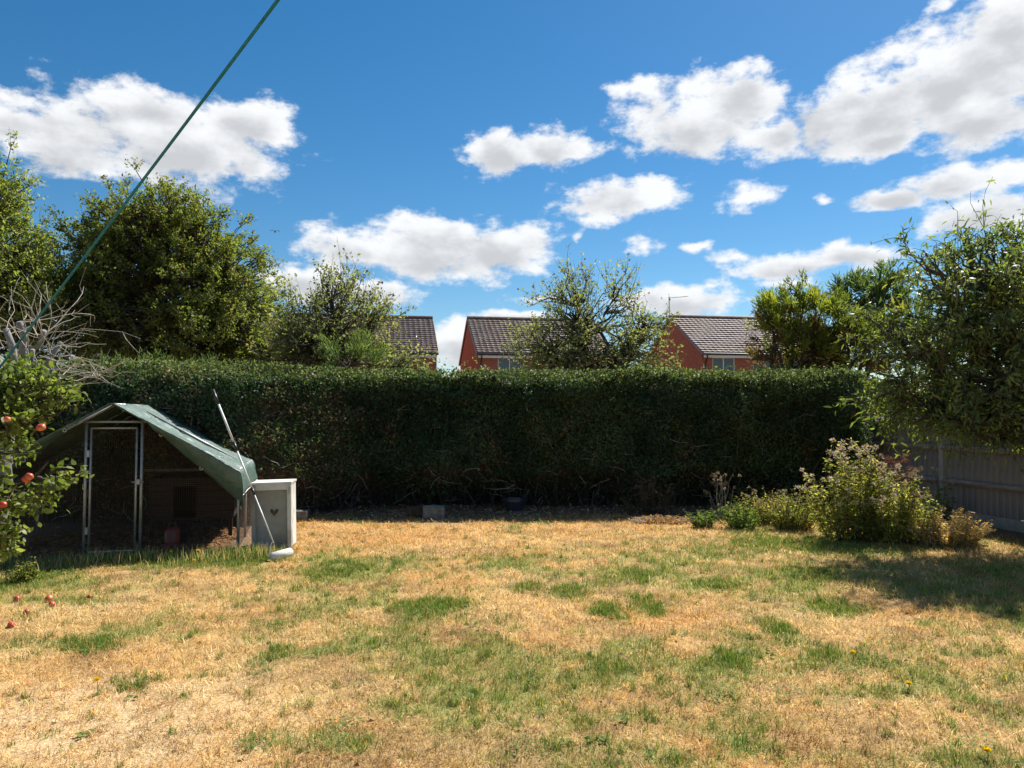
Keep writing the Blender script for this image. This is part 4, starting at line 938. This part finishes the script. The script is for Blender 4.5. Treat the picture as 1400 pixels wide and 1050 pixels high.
def tarpaulin():
    root_loc = run_xy(0, DEP / 2, 1.4)
    # across: -1 (left hem) .. +1 (right hem); along: front (v=-.12) .. back
    nu, nv = 90, 60; V = np.zeros((nu, nv, 3))
    sl = math.hypot(HWID, ZAP - ZEV); ls = sl + .34        # slope length plus side flap
    for i in range(nu):
        s = -1 + 2 * i / (nu - 1); d = abs(s) * ls; sg = 1 if s >= 0 else -1
        for j in range(nv):
            t = j / (nv - 1); v = -.16 + (DEP + .26) * t
            if d <= sl + .05:
                u = d / sl * HWID; z = ZAP + .025 + (ZEV - ZAP) * d / sl
            else:
                e = d - sl - .05; u = (sl + .05) / sl * HWID + e * .12; z = ZAP + .025 + (ZEV - ZAP) * (sl + .05) / sl - e * .97
            z -= .04 * math.sin(min(d / sl, 1) * math.pi) * math.sin(max(0, min(1, (v / DEP))) * math.pi) ** .6   # sag between poles
            V[i, j] = (sg * u, v, z)
    U, T_ = np.meshgrid(np.linspace(-1, 1, nu), np.linspace(0, 1, nv), indexing='ij')
    wr = (np_fbm(U * 5 + 20, T_ * 3 + 4, 301, 5, .6) - .5); wr2 = np.abs(np_fbm(U * 9 + T_ * 6 + 40, T_ * 4 - U * 3 + 30, 311, 4, .6) - .5)
    V[..., 2] += (.03 * wr - .05 * wr2 * (np.abs(U) > .1) - .09 * np.maximum(0, .06 - np.abs(np_fbm(U * 6 + T_ * 2 + 11, T_ * 5 + U + 17, 331, 3, .55) - .5)) / .06 * .35) * (.35 + .65 * np.clip(T_ * 4, 0, 1)); V[..., 1] += .05 * wr * (np.abs(U) > .75); V[..., 0] += np.sign(U) * .05 * wr * (np.abs(U) > .7)
    pts = [tuple(run_xy(*V[i, j]) - root_loc) for i in range(nu) for j in range(nv)]
    faces = [(i * nv + j, (i + 1) * nv + j, (i + 1) * nv + j + 1, i * nv + j + 1) for i in range(nu - 1) for j in range(nv - 1)]
    # front skirt: hangs from the front hem, deeper towards the corners
    base = len(pts); ns = 12
    for i in range(nu):
        s = -1 + 2 * i / (nu - 1); a = abs(s)
        dep = .02 + (.46 if s > 0 else .26) * max(0, (a - .22) / .78) ** .8 * (1 if a < .9 else 1 - (a - .9) * 3.5)
        for k in range(ns):
            q = k / (ns - 1); x, y, z = V[i, 0]
            wob = np_fbm(np.array([s * 7 + 3.]), np.array([q * 2 + 8.]), 321, 3)[0] - .5
            pts.append(tuple(run_xy(x, y + .02 * q + .12 * wob * q + .16 * q * q * (a > .3), z - dep * q) - root_loc))
    for i in range(nu - 1):
        for k in range(ns - 1):
            q = base + i * ns + k; faces.append((q, q + 1, q + ns + 1, q + ns))
    me = bpy.data.meshes.new('tarpaulin'); me.from_pydata(pts, [], faces); me.polygons.foreach_set('use_smooth', np.ones(len(faces), dtype=bool)); me.update()
    o = link_mesh('tarpaulin', me, M['tarp']); o.location = root_loc
    sd = o.modifiers.new('thickness', 'SOLIDIFY'); sd.thickness = .003
    tag(o, 'creased dark green tarpaulin draped over the chicken run', 'tarpaulin')
    # pale hem along the right rear corner fold and eyelets
    hem = MB(); hem.tube([Vector(pts[(nu - 1) * nv + j]) for j in range(0, nv, 6)], .006, 5); hem.build('hem', M['white_paint'], o)
    ey = bpy.data.meshes.new('eyelet'); e = MB().lathe([(.012, 0), (.022, .003), (.024, .006), (.014, .008), (.012, 0)], 10)
    ey.from_pydata(e.v, [], e.f); ey.materials.append(M['galv'])
    for i in (6, 20, 32, 58, 70, 84):
        w = bpy.data.objects.new('eyelet', ey); COL.objects.link(w); w.parent = o; k = base + i * ns + ns - 2
        w.location = Vector(pts[k]) + Vector((.0, -.012, 0)); w.rotation_euler = (R(90), 0, RUN_A)
tarpaulin()

def coop():
    root = empty('chicken_coop', run_xy(.72, 1.35, 0), RUN_A); tag(root, 'dark brown wooden hen house on legs inside the chicken run', 'hen house')
    x, y, z0, z1 = .52, .36, .28, .82
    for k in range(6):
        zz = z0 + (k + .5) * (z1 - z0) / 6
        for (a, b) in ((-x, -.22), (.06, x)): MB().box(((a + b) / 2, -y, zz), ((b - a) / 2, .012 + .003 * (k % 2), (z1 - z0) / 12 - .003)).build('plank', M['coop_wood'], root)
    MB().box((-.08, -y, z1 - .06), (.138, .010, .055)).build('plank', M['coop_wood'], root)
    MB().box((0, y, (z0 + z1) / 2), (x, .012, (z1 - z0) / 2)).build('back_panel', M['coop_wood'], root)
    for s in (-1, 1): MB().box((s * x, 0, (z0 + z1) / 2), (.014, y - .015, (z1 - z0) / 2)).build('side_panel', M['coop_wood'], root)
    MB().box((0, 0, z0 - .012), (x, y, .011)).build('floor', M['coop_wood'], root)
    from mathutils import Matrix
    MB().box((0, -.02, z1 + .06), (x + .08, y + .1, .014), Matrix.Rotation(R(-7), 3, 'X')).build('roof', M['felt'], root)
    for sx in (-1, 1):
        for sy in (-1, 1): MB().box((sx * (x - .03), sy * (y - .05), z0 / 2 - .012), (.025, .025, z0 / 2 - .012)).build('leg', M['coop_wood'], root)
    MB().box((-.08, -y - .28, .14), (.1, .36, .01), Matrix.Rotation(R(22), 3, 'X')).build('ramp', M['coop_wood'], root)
coop()
def drinker(loc, label):
    root = empty('poultry_drinker', loc); tag(root, label, 'drinker')
    MB().lathe([(0, 0), (.13, 0), (.14, .05), (.13, .055), (.12, .02), (0, .02)], 20).build('tray', M['red_plastic'], root, smooth=True)
    MB().lathe([(.09, .02), (.09, .2), (.06, .25), (0, .255)], 20).build('tank', M['red_plastic'], root, smooth=True)
    MB().tube([(-.05, 0, .25), (-.03, 0, .3), (.03, 0, .3), (.05, 0, .25)], .008, 6).build('handle', M['black'], root)
drinker(run_xy(.58, .45, .0), 'red poultry drinker on the floor of the chicken run')

def cabinet():
    c = G(368, 750); root = empty('nest_box_cabinet', (c[0], c[1] + .22, 0), R(8)); tag(root, 'grey panelled box with worn white frame and black heart painted in as a hole beside the chicken run', 'box')
    root.rotation_euler[1] = R(-1.3); W, Dp, H, f = .24, .2, .79, .05
    MB().box((0, -Dp + .02, H / 2), (W - f, .009, H / 2 - f)).build('front_panel', M['grey_panel'], root)
    for s in (-1, 1): MB().box((s * (W - f / 2), -Dp, H / 2), (f / 2, .022, H / 2)).build('frame_stile', M['white_paint' if s > 0 else 'grey_panel'], root, bevel=.004)
    for z in (H - f * .7, f / 2): MB().box((0, -Dp + .001, z), (W - f - .001, .02, f * (.7 if z > .5 else .5))).build('frame_rail', M['white_paint' if z > .5 else 'grey_panel'], root, bevel=.004)
    for s in (-1, 1): MB().box((s * (W - .012), .01, H / 2), (.012, Dp - .034, H / 2 - .01)).build('side_panel', M['white_paint'], root)
    MB().box((0, Dp - .012, H / 2), (W - .025, .01, H / 2 - .01)).build('back_panel', M['grey_panel'], root)
    MB().box((.0, 0, H + .014), (W + .006, Dp + .024, .014)).build('lid', M['white_paint'], root, bevel=.004)
    h = MB(); pts = []
    for t in np.linspace(0, 2 * math.pi, 26, endpoint=False):
        pts.append((.05 * math.sin(t) ** 3 + .006 * math.sin(2 * t), (.055 * math.cos(t) - .025 * math.cos(2 * t) - .01 * math.cos(3 * t) - .005 * math.cos(4 * t)) * .8))
    n = len(pts); h.v = [(a, -.0125, b) for a, b in pts] + [(a, 0, b) for a, b in pts]; h.f = [tuple(range(n))] + [(i, (i + 1) % n, n + (i + 1) % n, n + i) for i in range(n)]
    o = h.build('dark_heart', M['black'], root); o.location = (.03, -Dp + .022, H * .56)  # black heart-shaped plate on the uncut panel, its colour standing in for a dark hole
    MB().tube([(W - .02, -Dp - .03, H - .12), (W - .02, -Dp - .03, H - .03)], .007, 6).build('hinge', M['galv'], root)
cabinet()
def roller():
    top = P(291, 533, 9.12); bot = P(374, 742, 8.62); bot[2] = max(bot[2], .06)
    base = Vector((bot[0], bot[1], 0)); root = empty('paint_roller_pole', base); tag(root, 'long black and white extension pole with white paint roller, leaning on the run', 'paint roller')
    a = Vector(bot) - base; b = Vector(top) - base; lerp = lambda t: a + (b - a) * t
    for (t0, t1, r, m, nm) in ((0, .30, .008, 'alu', 'pole_section'), (.30, .345, .016, 'black', 'collar'), (.345, .585, .011, 'alu', 'pole_section'), (.585, .645, .018, 'black', 'collar'), (.645, .90, .013, 'alu', 'pole_section'), (.90, 1.0, .018, 'black', 'hand_grip')):
        MB().tube([lerp(t0), lerp(t1)], r, 10).build(nm, M[m], root, smooth=True)
    d = (P(398, 745, 8.75) - P(371, 755, 8.55)); d = Vector((d[0], d[1], d[2] * .5)).normalized()
    c = a + Vector((.09, 0.0, -.02)); c.z = .055
    MB().tube([c - d * .13, c - d * .125, c + d * .125, c + d * .13], [.04, .05, .05, .04], 14).build('roller_sleeve', M['fleece'], root, smooth=True)
    MB().tube([a, a + Vector((-.02, -.02, -.0)), c - d * .17, c - d * .12], .005, 6).build('roller_frame', M['galv'], root)
roller()

# ------------------------------------------------------------------ washing line
def rope():
    A = Vector(P(-14, 520, 5.7)); B = Vector(P(380, 0, 3.3)); d = B - A; pts = [A + d * t - Vector((0, 0, .11 * math.sin(min(1, t / 2.6) * math.pi))) + Vector((0, 0, .11 * math.sin(math.pi / 2.6)))*t for t in np.linspace(0, 2.6, 60)]
    o = MB().tube([p - A for p in pts], .0078, 8).build('washing_line', M['rope'], None, smooth=True); o.location = A
    tag(o, 'teal washing line running diagonally across the sky at left', 'rope')
rope()

# ------------------------------------------------------------------ pollarded tree with dead brush, apple tree
def pollard():
    global rng
    keep = rng; rng = np.random.default_rng(55)
    base = np.array((-4.78, 6.45, 0.0)); root = empty('pollarded_tree', base); tag(root, 'cut-back grey tree with forked stubs and a tangle of dead twigs at left', 'tree')
    fork = P(5, 590, 6.4)
    V, T = tubes_np(curve_pts(base[None], fork[None], 6, np.array([[.05, 0, 0]]), .02), np.linspace(.13, .09, 6)[None], 10); tri_mesh('trunk', V - base, T, M['pale_bark'], root, smooth=True)
    tips = [(60, 452, 6.3, .022), (84, 468, 6.5, .02), (26, 440, 6.2, .027), (8, 450, 6.4, .026), (44, 478, 6.1, .022), (-20, 440, 6.4, .03), (72, 505, 6.3, .018)]
    for (px, py, D, r) in tips:
        e = P(px, py, D); V, T = tubes_np(curve_pts(fork[None], e[None], 8, rng.normal(0, .06, (1, 3)), .03), np.linspace(r * 1.5, r, 8)[None], 9)
        n = len(V); V = np.concatenate([V, e[None]]); T = np.concatenate([T, np.array([[n - 9 + k, n - 9 + (k + 1) % 9, n] for k in range(9)])])
        tri_mesh('stub', V - base, T, M['pale_bark'], root, smooth=True)
    S, E = [], []
    for k in range(34):
        px, py, D, r = tips[rng.integers(0, len(tips))]; s = P(px + rng.normal(0, 5), py + abs(rng.normal(0, 25)), D + rng.normal(0, .1)); S.append(s)
        a = rng.normal(.1, .6) if rng.random() < .7 else rng.uniform(.5, 1.7); ln = .25 + .55 * rng.random()
        E.append(s + np.array((math.sin(a) * ln, rng.normal(0, .3), math.cos(a) * ln * .75 - .05)))
    for k in range(9):
        s = P(60 + rng.normal(0, 12), 500 + rng.normal(0, 12), 6.3); S.append(s); E.append(P(120 + 90 * rng.random(), 440 + 75 * rng.random(), 6.1 + .5 * rng.random()))
    S, E = np.array(S), np.array(E); pth = curve_pts(S, E, 6, rng.normal(0, .10, (len(S), 3)), .03)
    V1, T1 = tubes_np(pth, np.linspace(.0045, .0016, 6)[None] * (.6 + .7 * rng.random((len(S), 1))), 4)
    j = rng.integers(0, len(S), 110); kk = rng.integers(2, 5, 110); s2 = pth[j, kk]; e2 = s2 + (pth[j, kk + 1] - s2) * 1.1 + rng.normal(0, .09, (110, 3))
    V2, T2 = tubes_np(curve_pts(s2, e2, 4, rng.normal(0, .08, (110, 3)), .03), np.linspace(.003, .0012, 4)[None].repeat(110, 0), 3)
    tri_mesh('dead_twigs', np.concatenate([V1, V2]) - base, np.concatenate([T1, T2 + len(V1)]), M['twig'], root)
    rng = keep
pollard()

def apple_mesh():
    prof = []
    for t in np.linspace(0, math.pi, 12):
        r = .031 * math.sin(t) * (1 + .12 * math.cos(t)) ; z = -.028 * math.cos(t) * (1 - .25 * math.exp(-((t - math.pi) / .5) ** 2) - .12 * math.exp(-(t / .4) ** 2)); prof.append((max(r, .0005), z))
    m = MB().lathe(prof, 16); me = bpy.data.meshes.new('apple'); me.from_pydata(m.v, [], m.f); me.materials.append(M['apple'])
    me.polygons.foreach_set('use_smooth', np.ones(len(m.f), dtype=bool)); me.update(); return me
APPLE = apple_mesh()
PAL_AP = [(.16, .21, .05, 4), (.21, .25, .08, 3), (.11, .15, .04, 3), (.25, .26, .1, 1)]
ap = tree('apple_tree', 'leafy apple tree with red apples at the left edge, in front of the run', 'tree', (-5.1, 5.9, 0),
     lobes_px(5.75, [(-34, 575, 50, 40, 0, .35), (-48, 630, 52, 60, 0, .4), (48, 545, 26, 14, .1, .2), (6, 572, 26, 15, 0, .2), (-8, 662, 34, 34, -.1, .25), (66, 634, 18, 8, -.1, .12), (-24, 705, 28, 32, -.1, .25), (6, 738, 13, 8, -.1, .1), (34, 656, 22, 11, -.1, .15), (10, 536, 28, 16, .1, .2), (85, 640, 8, 5, -.1, .08)]),
     180, 4, 8, .062, .5, PAL_AP, .13, .06, mat='gloss_leaf', spikes=10, seed=31, long=True, droop=.15, trunk_top=(-4.6, 5.85, .95))
for (px, py) in ((40, 651), (56, 584), (10, 573), (36, 655), (-20, 640), (4, 690)):
    o = bpy.data.objects.new('apple', APPLE); COL.objects.link(o); o.parent = ap; q = P(px, py, 5.42); k_ = random.uniform(.72, 1.05); o.scale = (k_, k_ * .94, k_); o.location = Vector(q) - Vector(ap.location); o.rotation_euler = (random.uniform(-.4, .4), random.uniform(-.4, .4), random.uniform(0, 6))
for i, (px, py, lab) in enumerate([(24, 829, 'fallen red apple on the dry grass, leftmost of the far ones'), (66, 829, 'larger fallen apple of the touching pair on the grass'), (71, 835, 'smaller fallen apple in front of the touching pair'),
                                  (36, 848, 'fallen apple with yellow cheek between the other fallen apples'), (15, 861, 'small dark red fallen apple nearest the left picture edge'), (122, 824, 'pale fallen apple lying apart on the grass towards the run')]):
    o = bpy.data.objects.new('apple', APPLE); COL.objects.link(o); q = G(px, py - 4); s = [1, 1.15, .9, 1, .85, .75][i]
    o.location = (q[0], q[1], height(np.array([q[0]]), np.array([q[1]]))[0] + .026 * s); o.scale = (s, s * .92, s * .95); o.rotation_euler = (random.uniform(-1, 1), random.uniform(-1, 1), random.uniform(0, 6))
    tag(o, lab, 'apple', 'fallen apples')

# ------------------------------------------------------------------ big near tree on the right
PAL_PEACH = [(0.15, 0.19, 0.06, 4), (0.21, 0.245, 0.065, 3), (0.105, 0.15, 0.06, 3.5), (0.32, 0.3, 0.09, 0.4)]
tree('almond_tree', 'large drooping tree with long narrow leaves overhanging the fence at right', 'tree', (6.85, 9.3, 0),
     lobes_px(9.3, [(1305, 440, 68, 62, 0, .9), (1245, 480, 46, 54, -.1, .7), (1370, 405, 62, 62, .2, .9, .7), (1335, 372, 48, 38, .2, .7, .75), (1275, 400, 36, 38, 0, .5, .6), (1370, 530, 80, 52, -.3, .8), (1258, 556, 46, 28, -.1, .6), (1320, 572, 58, 24, -.3, .7), (1395, 578, 50, 22, -.3, .6),
                    (1212, 530, 22, 28, -.1, .4), (1450, 450, 100, 100, .1, 1.2), (1450, 565, 75, 44, -.3, 1), (1208, 460, 18, 20, .1, .3), (1520, 400, 90, 90, .5, 1.1), (1325, 340, 30, 24, .2, .4, .8), (1262, 350, 18, 22, .1, .3, .6), (1395, 352, 34, 34, .3, .5, .8)]),
     820, 4, 8, .10, .24, PAL_PEACH, .34, .11, mat='gloss_leaf', long=True, droop=.22, hang=.4, spikes=120, up_bias=.6, seed=41, trunk_top=(6.7, 9.3, 1.3), shoots=16, uneven=.8)

# ------------------------------------------------------------------ weeds and plants on the right
def weed(name, label, cat, base, h, spread, stems, leaves, leaf_len, pal, heads=0, head_col=(.5, .42, .3), head_r=.04, lean=.25, ratio=.4, group=None, seed=1, stem_mat='dark_twig', leaf_lo=.1, head_n=26):
    global rng
    keep = rng; rng = np.random.default_rng(seed); base = np.array(base, float); root = empty(name, base); tag(root, label, cat, group)
    a = rng.random(stems) * 2 * np.pi; r = np.sqrt(rng.random(stems)); sp = np.asarray(spread if hasattr(spread, '__len__') else (spread, spread), float)
    S = np.stack([np.cos(a) * r * sp[0] * .55, np.sin(a) * r * sp[1] * .55, np.zeros(stems)], 1)
    hh = h * (1 - .5 * r ** 1.6) * (.7 + .4 * rng.random(stems))
    E = S + np.stack([np.cos(a) * r * sp[0] * .5 + rng.normal(0, lean * .3, stems) * hh, np.sin(a) * r * sp[1] * .5 + rng.normal(0, lean * .3, stems) * hh, hh], 1)
    pth = curve_pts(S, E, 6, rng.normal(0, .05, (stems, 3)), .015)
    V, T = tubes_np(pth, np.linspace(.006, .002, 6)[None].repeat(stems, 0), 4); tri_mesh('stems', V, T, M[stem_mat], root)
    nl = stems * leaves; si = np.repeat(np.arange(stems), leaves); t = leaf_lo + (1 - leaf_lo) * rng.random(nl)
    f = t * 5; k = np.minimum(f.astype(int), 4); u = (f - k)[:, None]; pos = pth[si, k] * (1 - u) + pth[si, k + 1] * u
    az = rng.random(nl) * 2 * np.pi; ax = np.stack([np.cos(az), np.sin(az), rng.normal(.25, .4, nl)], 1)
    pl = np.array(pal); pc = pl[rng.choice(len(pl), stems, p=pl[:, 3] / pl[:, 3].sum())][:, :3]
    pc2 = pl[rng.choice(len(pl), nl, p=pl[:, 3] / pl[:, 3].sum())][:, :3]
    c = (pc[si] * .6 + pc2 * .4) * (.6 + .8 * rng.random((nl, 1)))
    leaf_mesh('leaves', pos + nrm(ax) * leaf_len * .3 * rng.random((nl, 1)), ax, np.array((0, 0, 1.0)) + rng.normal(0, .5, (nl, 3)), leaf_len * (.5 + .8 * rng.random(nl)) * (1.15 - .5 * t), ratio, c, M['weed_leaf'], root, long=True, droop=.3)
    if heads:
        w = hh / hh.sum(); hs = rng.choice(stems, heads, p=w); tip = pth[hs, 5] + rng.normal(0, .045, (heads, 3)) * np.array((1, 1, .6))
        n = heads * head_n; hi = np.repeat(np.arange(heads), head_n); d = nrm(rng.normal(0, 1, (n, 3)) + np.array((0, 0, .5)))
        leaf_mesh('seed_heads', tip[hi] + d * head_r * .25, d, rng.normal(0, 1, (n, 3)), head_r * (.5 + .7 * rng.random(n)), .3, np.array(head_col) * (.7 + .5 * rng.random((n, 1))), M['petal'], root)
    rng = keep
    return root
WP = [(.26, .31, .06, 4), (.38, .38, .1, 3), (.44, .36, .15, 1.6), (.16, .22, .045, 2)]
DRY = [(.46, .32, .13, 4), (.56, .43, .2, 3), (.34, .3, .1, 2), (.5, .22, .09, 1)]
GREENP = [(.15, .24, .05, 4), (.22, .31, .075, 3), (.1, .16, .04, 2)]
GW = 'weeds along the back bed'
def gp(px, py): q = G(px, py); return (q[0], q[1], height(np.array([q[0]]), np.array([q[1]]))[0])
weed('seeding_weed', 'tallest bushy weed with fluffy pale seed heads near the fence corner', 'weed', gp(1165, 738), 1.38, (.6, .5), 105, 44, .075, WP, 95, (.6, .5, .38), .04, .3, group=GW, seed=61)
weed('seeding_weed', 'broad leafy weed bush right of the tallest seeding weed', 'weed', gp(1226, 742), .98, (.5, .45), 95, 46, .07, WP, 45, (.52, .4, .28), .035, .3, group=GW, seed=62)
weed('seeding_weed', 'rusty brown seed-headed weed rising behind the leafy bush by the fence', 'weed', gp(1232, 722), 1.15, (.4, .25), 30, 22, .06, [(.2, .1, .06, 2), (.15, .16, .05, 3)], 60, (.22, .1, .07), .035, .25, group=GW, seed=63)
weed('dry_weed', 'low straw-brown dried plant at the right end of the weeds', 'weed', gp(1290, 745), .5, (.62, .4), 150, 34, .06, DRY, 0, lean=.5, group=GW, seed=64, stem_mat='twig')
weed('leafy_weed', 'single leafy weed with pale top standing against the fence', 'weed', gp(1290, 715), .78, (.14, .12), 10, 34, .07, GREENP, 10, (.45, .45, .3), .03, .2, group=GW, seed=65)
weed('leafy_weed', 'low light green weed mound just left of the tallest weed', 'weed', gp(1085, 724), .62, (.45, .34), 100, 26, .05, WP, 22, (.5, .42, .3), .025, .9, group=GW, seed=66)
weed('leafy_weed', 'greenest low weed clump in the middle of the back bed weeds', 'weed', gp(1015, 724), .46, (.34, .28), 60, 24, .055, GREENP, 6, (.5, .4, .2), .02, lean=1.0, group=GW, seed=67)
weed('leafy_weed', 'small green weed at the left end of the sunlit weeds', 'weed', gp(962, 722), .30, (.24, .18), 40, 18, .05, GREENP, 0, lean=1.1, group=GW, seed=68)
weed('leafy_weed', 'yellowish weed clump between the two low green clumps', 'weed', gp(1048, 716), .55, (.5, .3), 90, 24, .05, DRY[:3] + WP, 26, (.5, .4, .25), .025, .9, group=GW, seed=69)
weed('dry_weed', 'tall thin dried stalks with pale tips standing in hedge shade', 'weed', gp(985, 708), .80, (.22, .15), 14, 9, .05, DRY, 26, (.5, .38, .25), .03, .3, group=GW, seed=70, stem_mat='twig')
weed('dry_weed', 'grey dead bushy weed under the hedge left of the pale stalks', 'weed', gp(890, 706), .72, (.6, .3), 60, 18, .05, [(.12, .1, .07, 3), (.09, .1, .05, 2)], 20, (.25, .2, .14), .025, .4, group=GW, seed=71)
weed('leafy_weed', 'dark leafy weed in shade behind the low sunlit weeds', 'weed', gp(1050, 700), .6, (.8, .25), 60, 24, .06, GREENP, 0, lean=.35, group=GW, seed=72)
weed('leafy_weed', 'pale yellow-green weed shoots in front of the run at left', 'weed', gp(24, 797), .26, (.18, .14), 24, 14, .05, [(.25, .27, .06, 3), (.15, .2, .04, 2)], 0, lean=.5, group='weeds along the run', seed=73)
weed('dry_weed', 'orange dried grass patch at the left foot of the weeds', 'weed', gp(905, 716), .14, (.5, .2), 200, 6, .05, [(.5, .25, .08, 3), (.45, .3, .12, 2)], 0, lean=1.2, group=GW, seed=74, stem_mat='twig')

# ------------------------------------------------------------------ small things under the hedge and on the lawn
def rock(name, label, cat, loc, size, mat, seed):
    r = random.Random(seed); import bmesh
    bm = bmesh.new(); bmesh.ops.create_cube(bm, size=1.0); bmesh.ops.subdivide_edges(bm, edges=bm.edges[:], cuts=3, use_grid_fill=True)
    for v in bm.verts:
        n = v.co.normalized(); v.co = v.co * .82 + n * .12; v.co += Vector([r.uniform(-.03, .03) for _ in range(3)]); v.co = Vector((v.co.x * size[0], v.co.y * size[1], (v.co.z + .5) * size[2]))
    me = bpy.data.meshes.new(name); bm.to_mesh(me); bm.free(); o = link_mesh(name, me, M[mat]); o.location = loc; o.rotation_euler = (r.uniform(-.05, .05), r.uniform(-.05, .05), r.uniform(-.3, .3))
    return tag(o, label, cat)
rock('stone_block', 'squarish grey stone block on the ground under the hedge', 'stone', gp(593, 708), (.34, .25, .2), 'stone', 1)
rock('stone_block', 'dark low stone beside the squarish block under the hedge', 'stone', gp(572, 706), (.28, .25, .15), 'soil', 2)
rock('stone_block', 'pale rough stone on the ground just right of the grey box', 'stone', gp(407, 712), (.3, .25, .17), 'stone', 3)
p = gp(704, 698); pot = empty('plant_pot', p); tag(pot, 'dark blue round pot on the shaded ground under the hedge', 'pot')
MB().lathe([(0, .0), (.15, 0), (.19, .16), (.215, .165), (.215, .2), (.19, .2), (.165, .12), (0, .12)], 24).build('bowl', M['pot'], pot, smooth=False)
MB().lathe([(0, .15), (.172, .145)], 20).build('compost', M['soil'], pot)
def dandelion(px, py, label, h=.09):
    b = gp(px, py); root = empty('dandelion', b); tag(root, label, 'flower', 'yellow flowers in the grass')
    MB().tube([(0, 0, 0), (.006, 0, h * .6), (.0, .004, h)], .002, 5).build('stem', M['dark_twig'] if False else M['stem'], root)
    n = 60; d = nrm(np.stack([rng.normal(0, 1, n), rng.normal(0, 1, n), .35 + rng.random(n) * .8], 1))
    leaf_mesh('flower_head', np.tile(np.array((0, .004, h)), (n, 1)), d, rng.normal(0, 1, (n, 3)), .022 + .006 * rng.random(n), .3, np.array((.85, .6, .02)) * (.85 + .3 * rng.random((n, 1))), M['petal'], root)
    n = 6; a = rng.random(n) * 6.28; ax = np.stack([np.cos(a), np.sin(a), np.full(n, .25)], 1)
    leaf_mesh('leaves', np.zeros((n, 3)) + np.array((0, 0, .004)), ax, np.tile(np.array((0, 0, 1.0)), (n, 1)), .045 + .03 * rng.random(n), .25, np.array((.12, .2, .04)) * (.8 + .4 * rng.random((n, 1))), M['leaf'], root, long=True)
M['stem'] = mat_noise('green_stem', (.1, .16, .04), (.16, .22, .06), 20, .7)
dandelion(132, 952, 'yellow dandelion alone on the bare lawn at bottom left')
dandelion(234, 768, 'yellow dandelion by the run door, left of two', .12)
dandelion(270, 768, 'yellow dandelion by the run corner, right of two', .12)
dandelion(265, 775, 'yellow dandelion nearest the lawn in front of the run', .06)
dandelion(1166, 906, 'yellow dandelion on the lawn right of centre', .06)
dandelion(1350, 1040, 'yellow dandelion at the bottom right of the lawn', .05)
dandelion(1243, 946, 'yellow dandelion in the grass of the right foreground', .05)

def bird():
    c = P(376, 317, 40); root = empty('flying_bird', c, R(-70)); tag(root, 'small dark bird flying in the blue sky above the trees', 'bird')
    MB().tube([(-.16, 0, 0), (-.1, 0, .01), (0, 0, .01), (.08, 0, .012), (.12, 0, .02), (.16, 0, .015), (.185, 0, .01)], [.012, .03, .045, .04, .028, .024, .004], 8).build('body', M['black'], root, smooth=True)
    for s in (-1, 1):
        MB().add([(.07, 0, .03), (-.05, 0, .03), (-.06, s * .12, .09), (.05, s * .13, .09), (-.09, s * .27, .05), (0, s * .25, .055)], [(0, 1, 2, 3), (3, 2, 4, 5)]).build('wing', M['black'], root)
    MB().add([(-.14, -.015, 0), (-.14, .015, 0), (-.25, .04, 0), (-.25, -.04, 0)], [(0, 1, 2, 3)]).build('tail', M['black'], root)
bird()
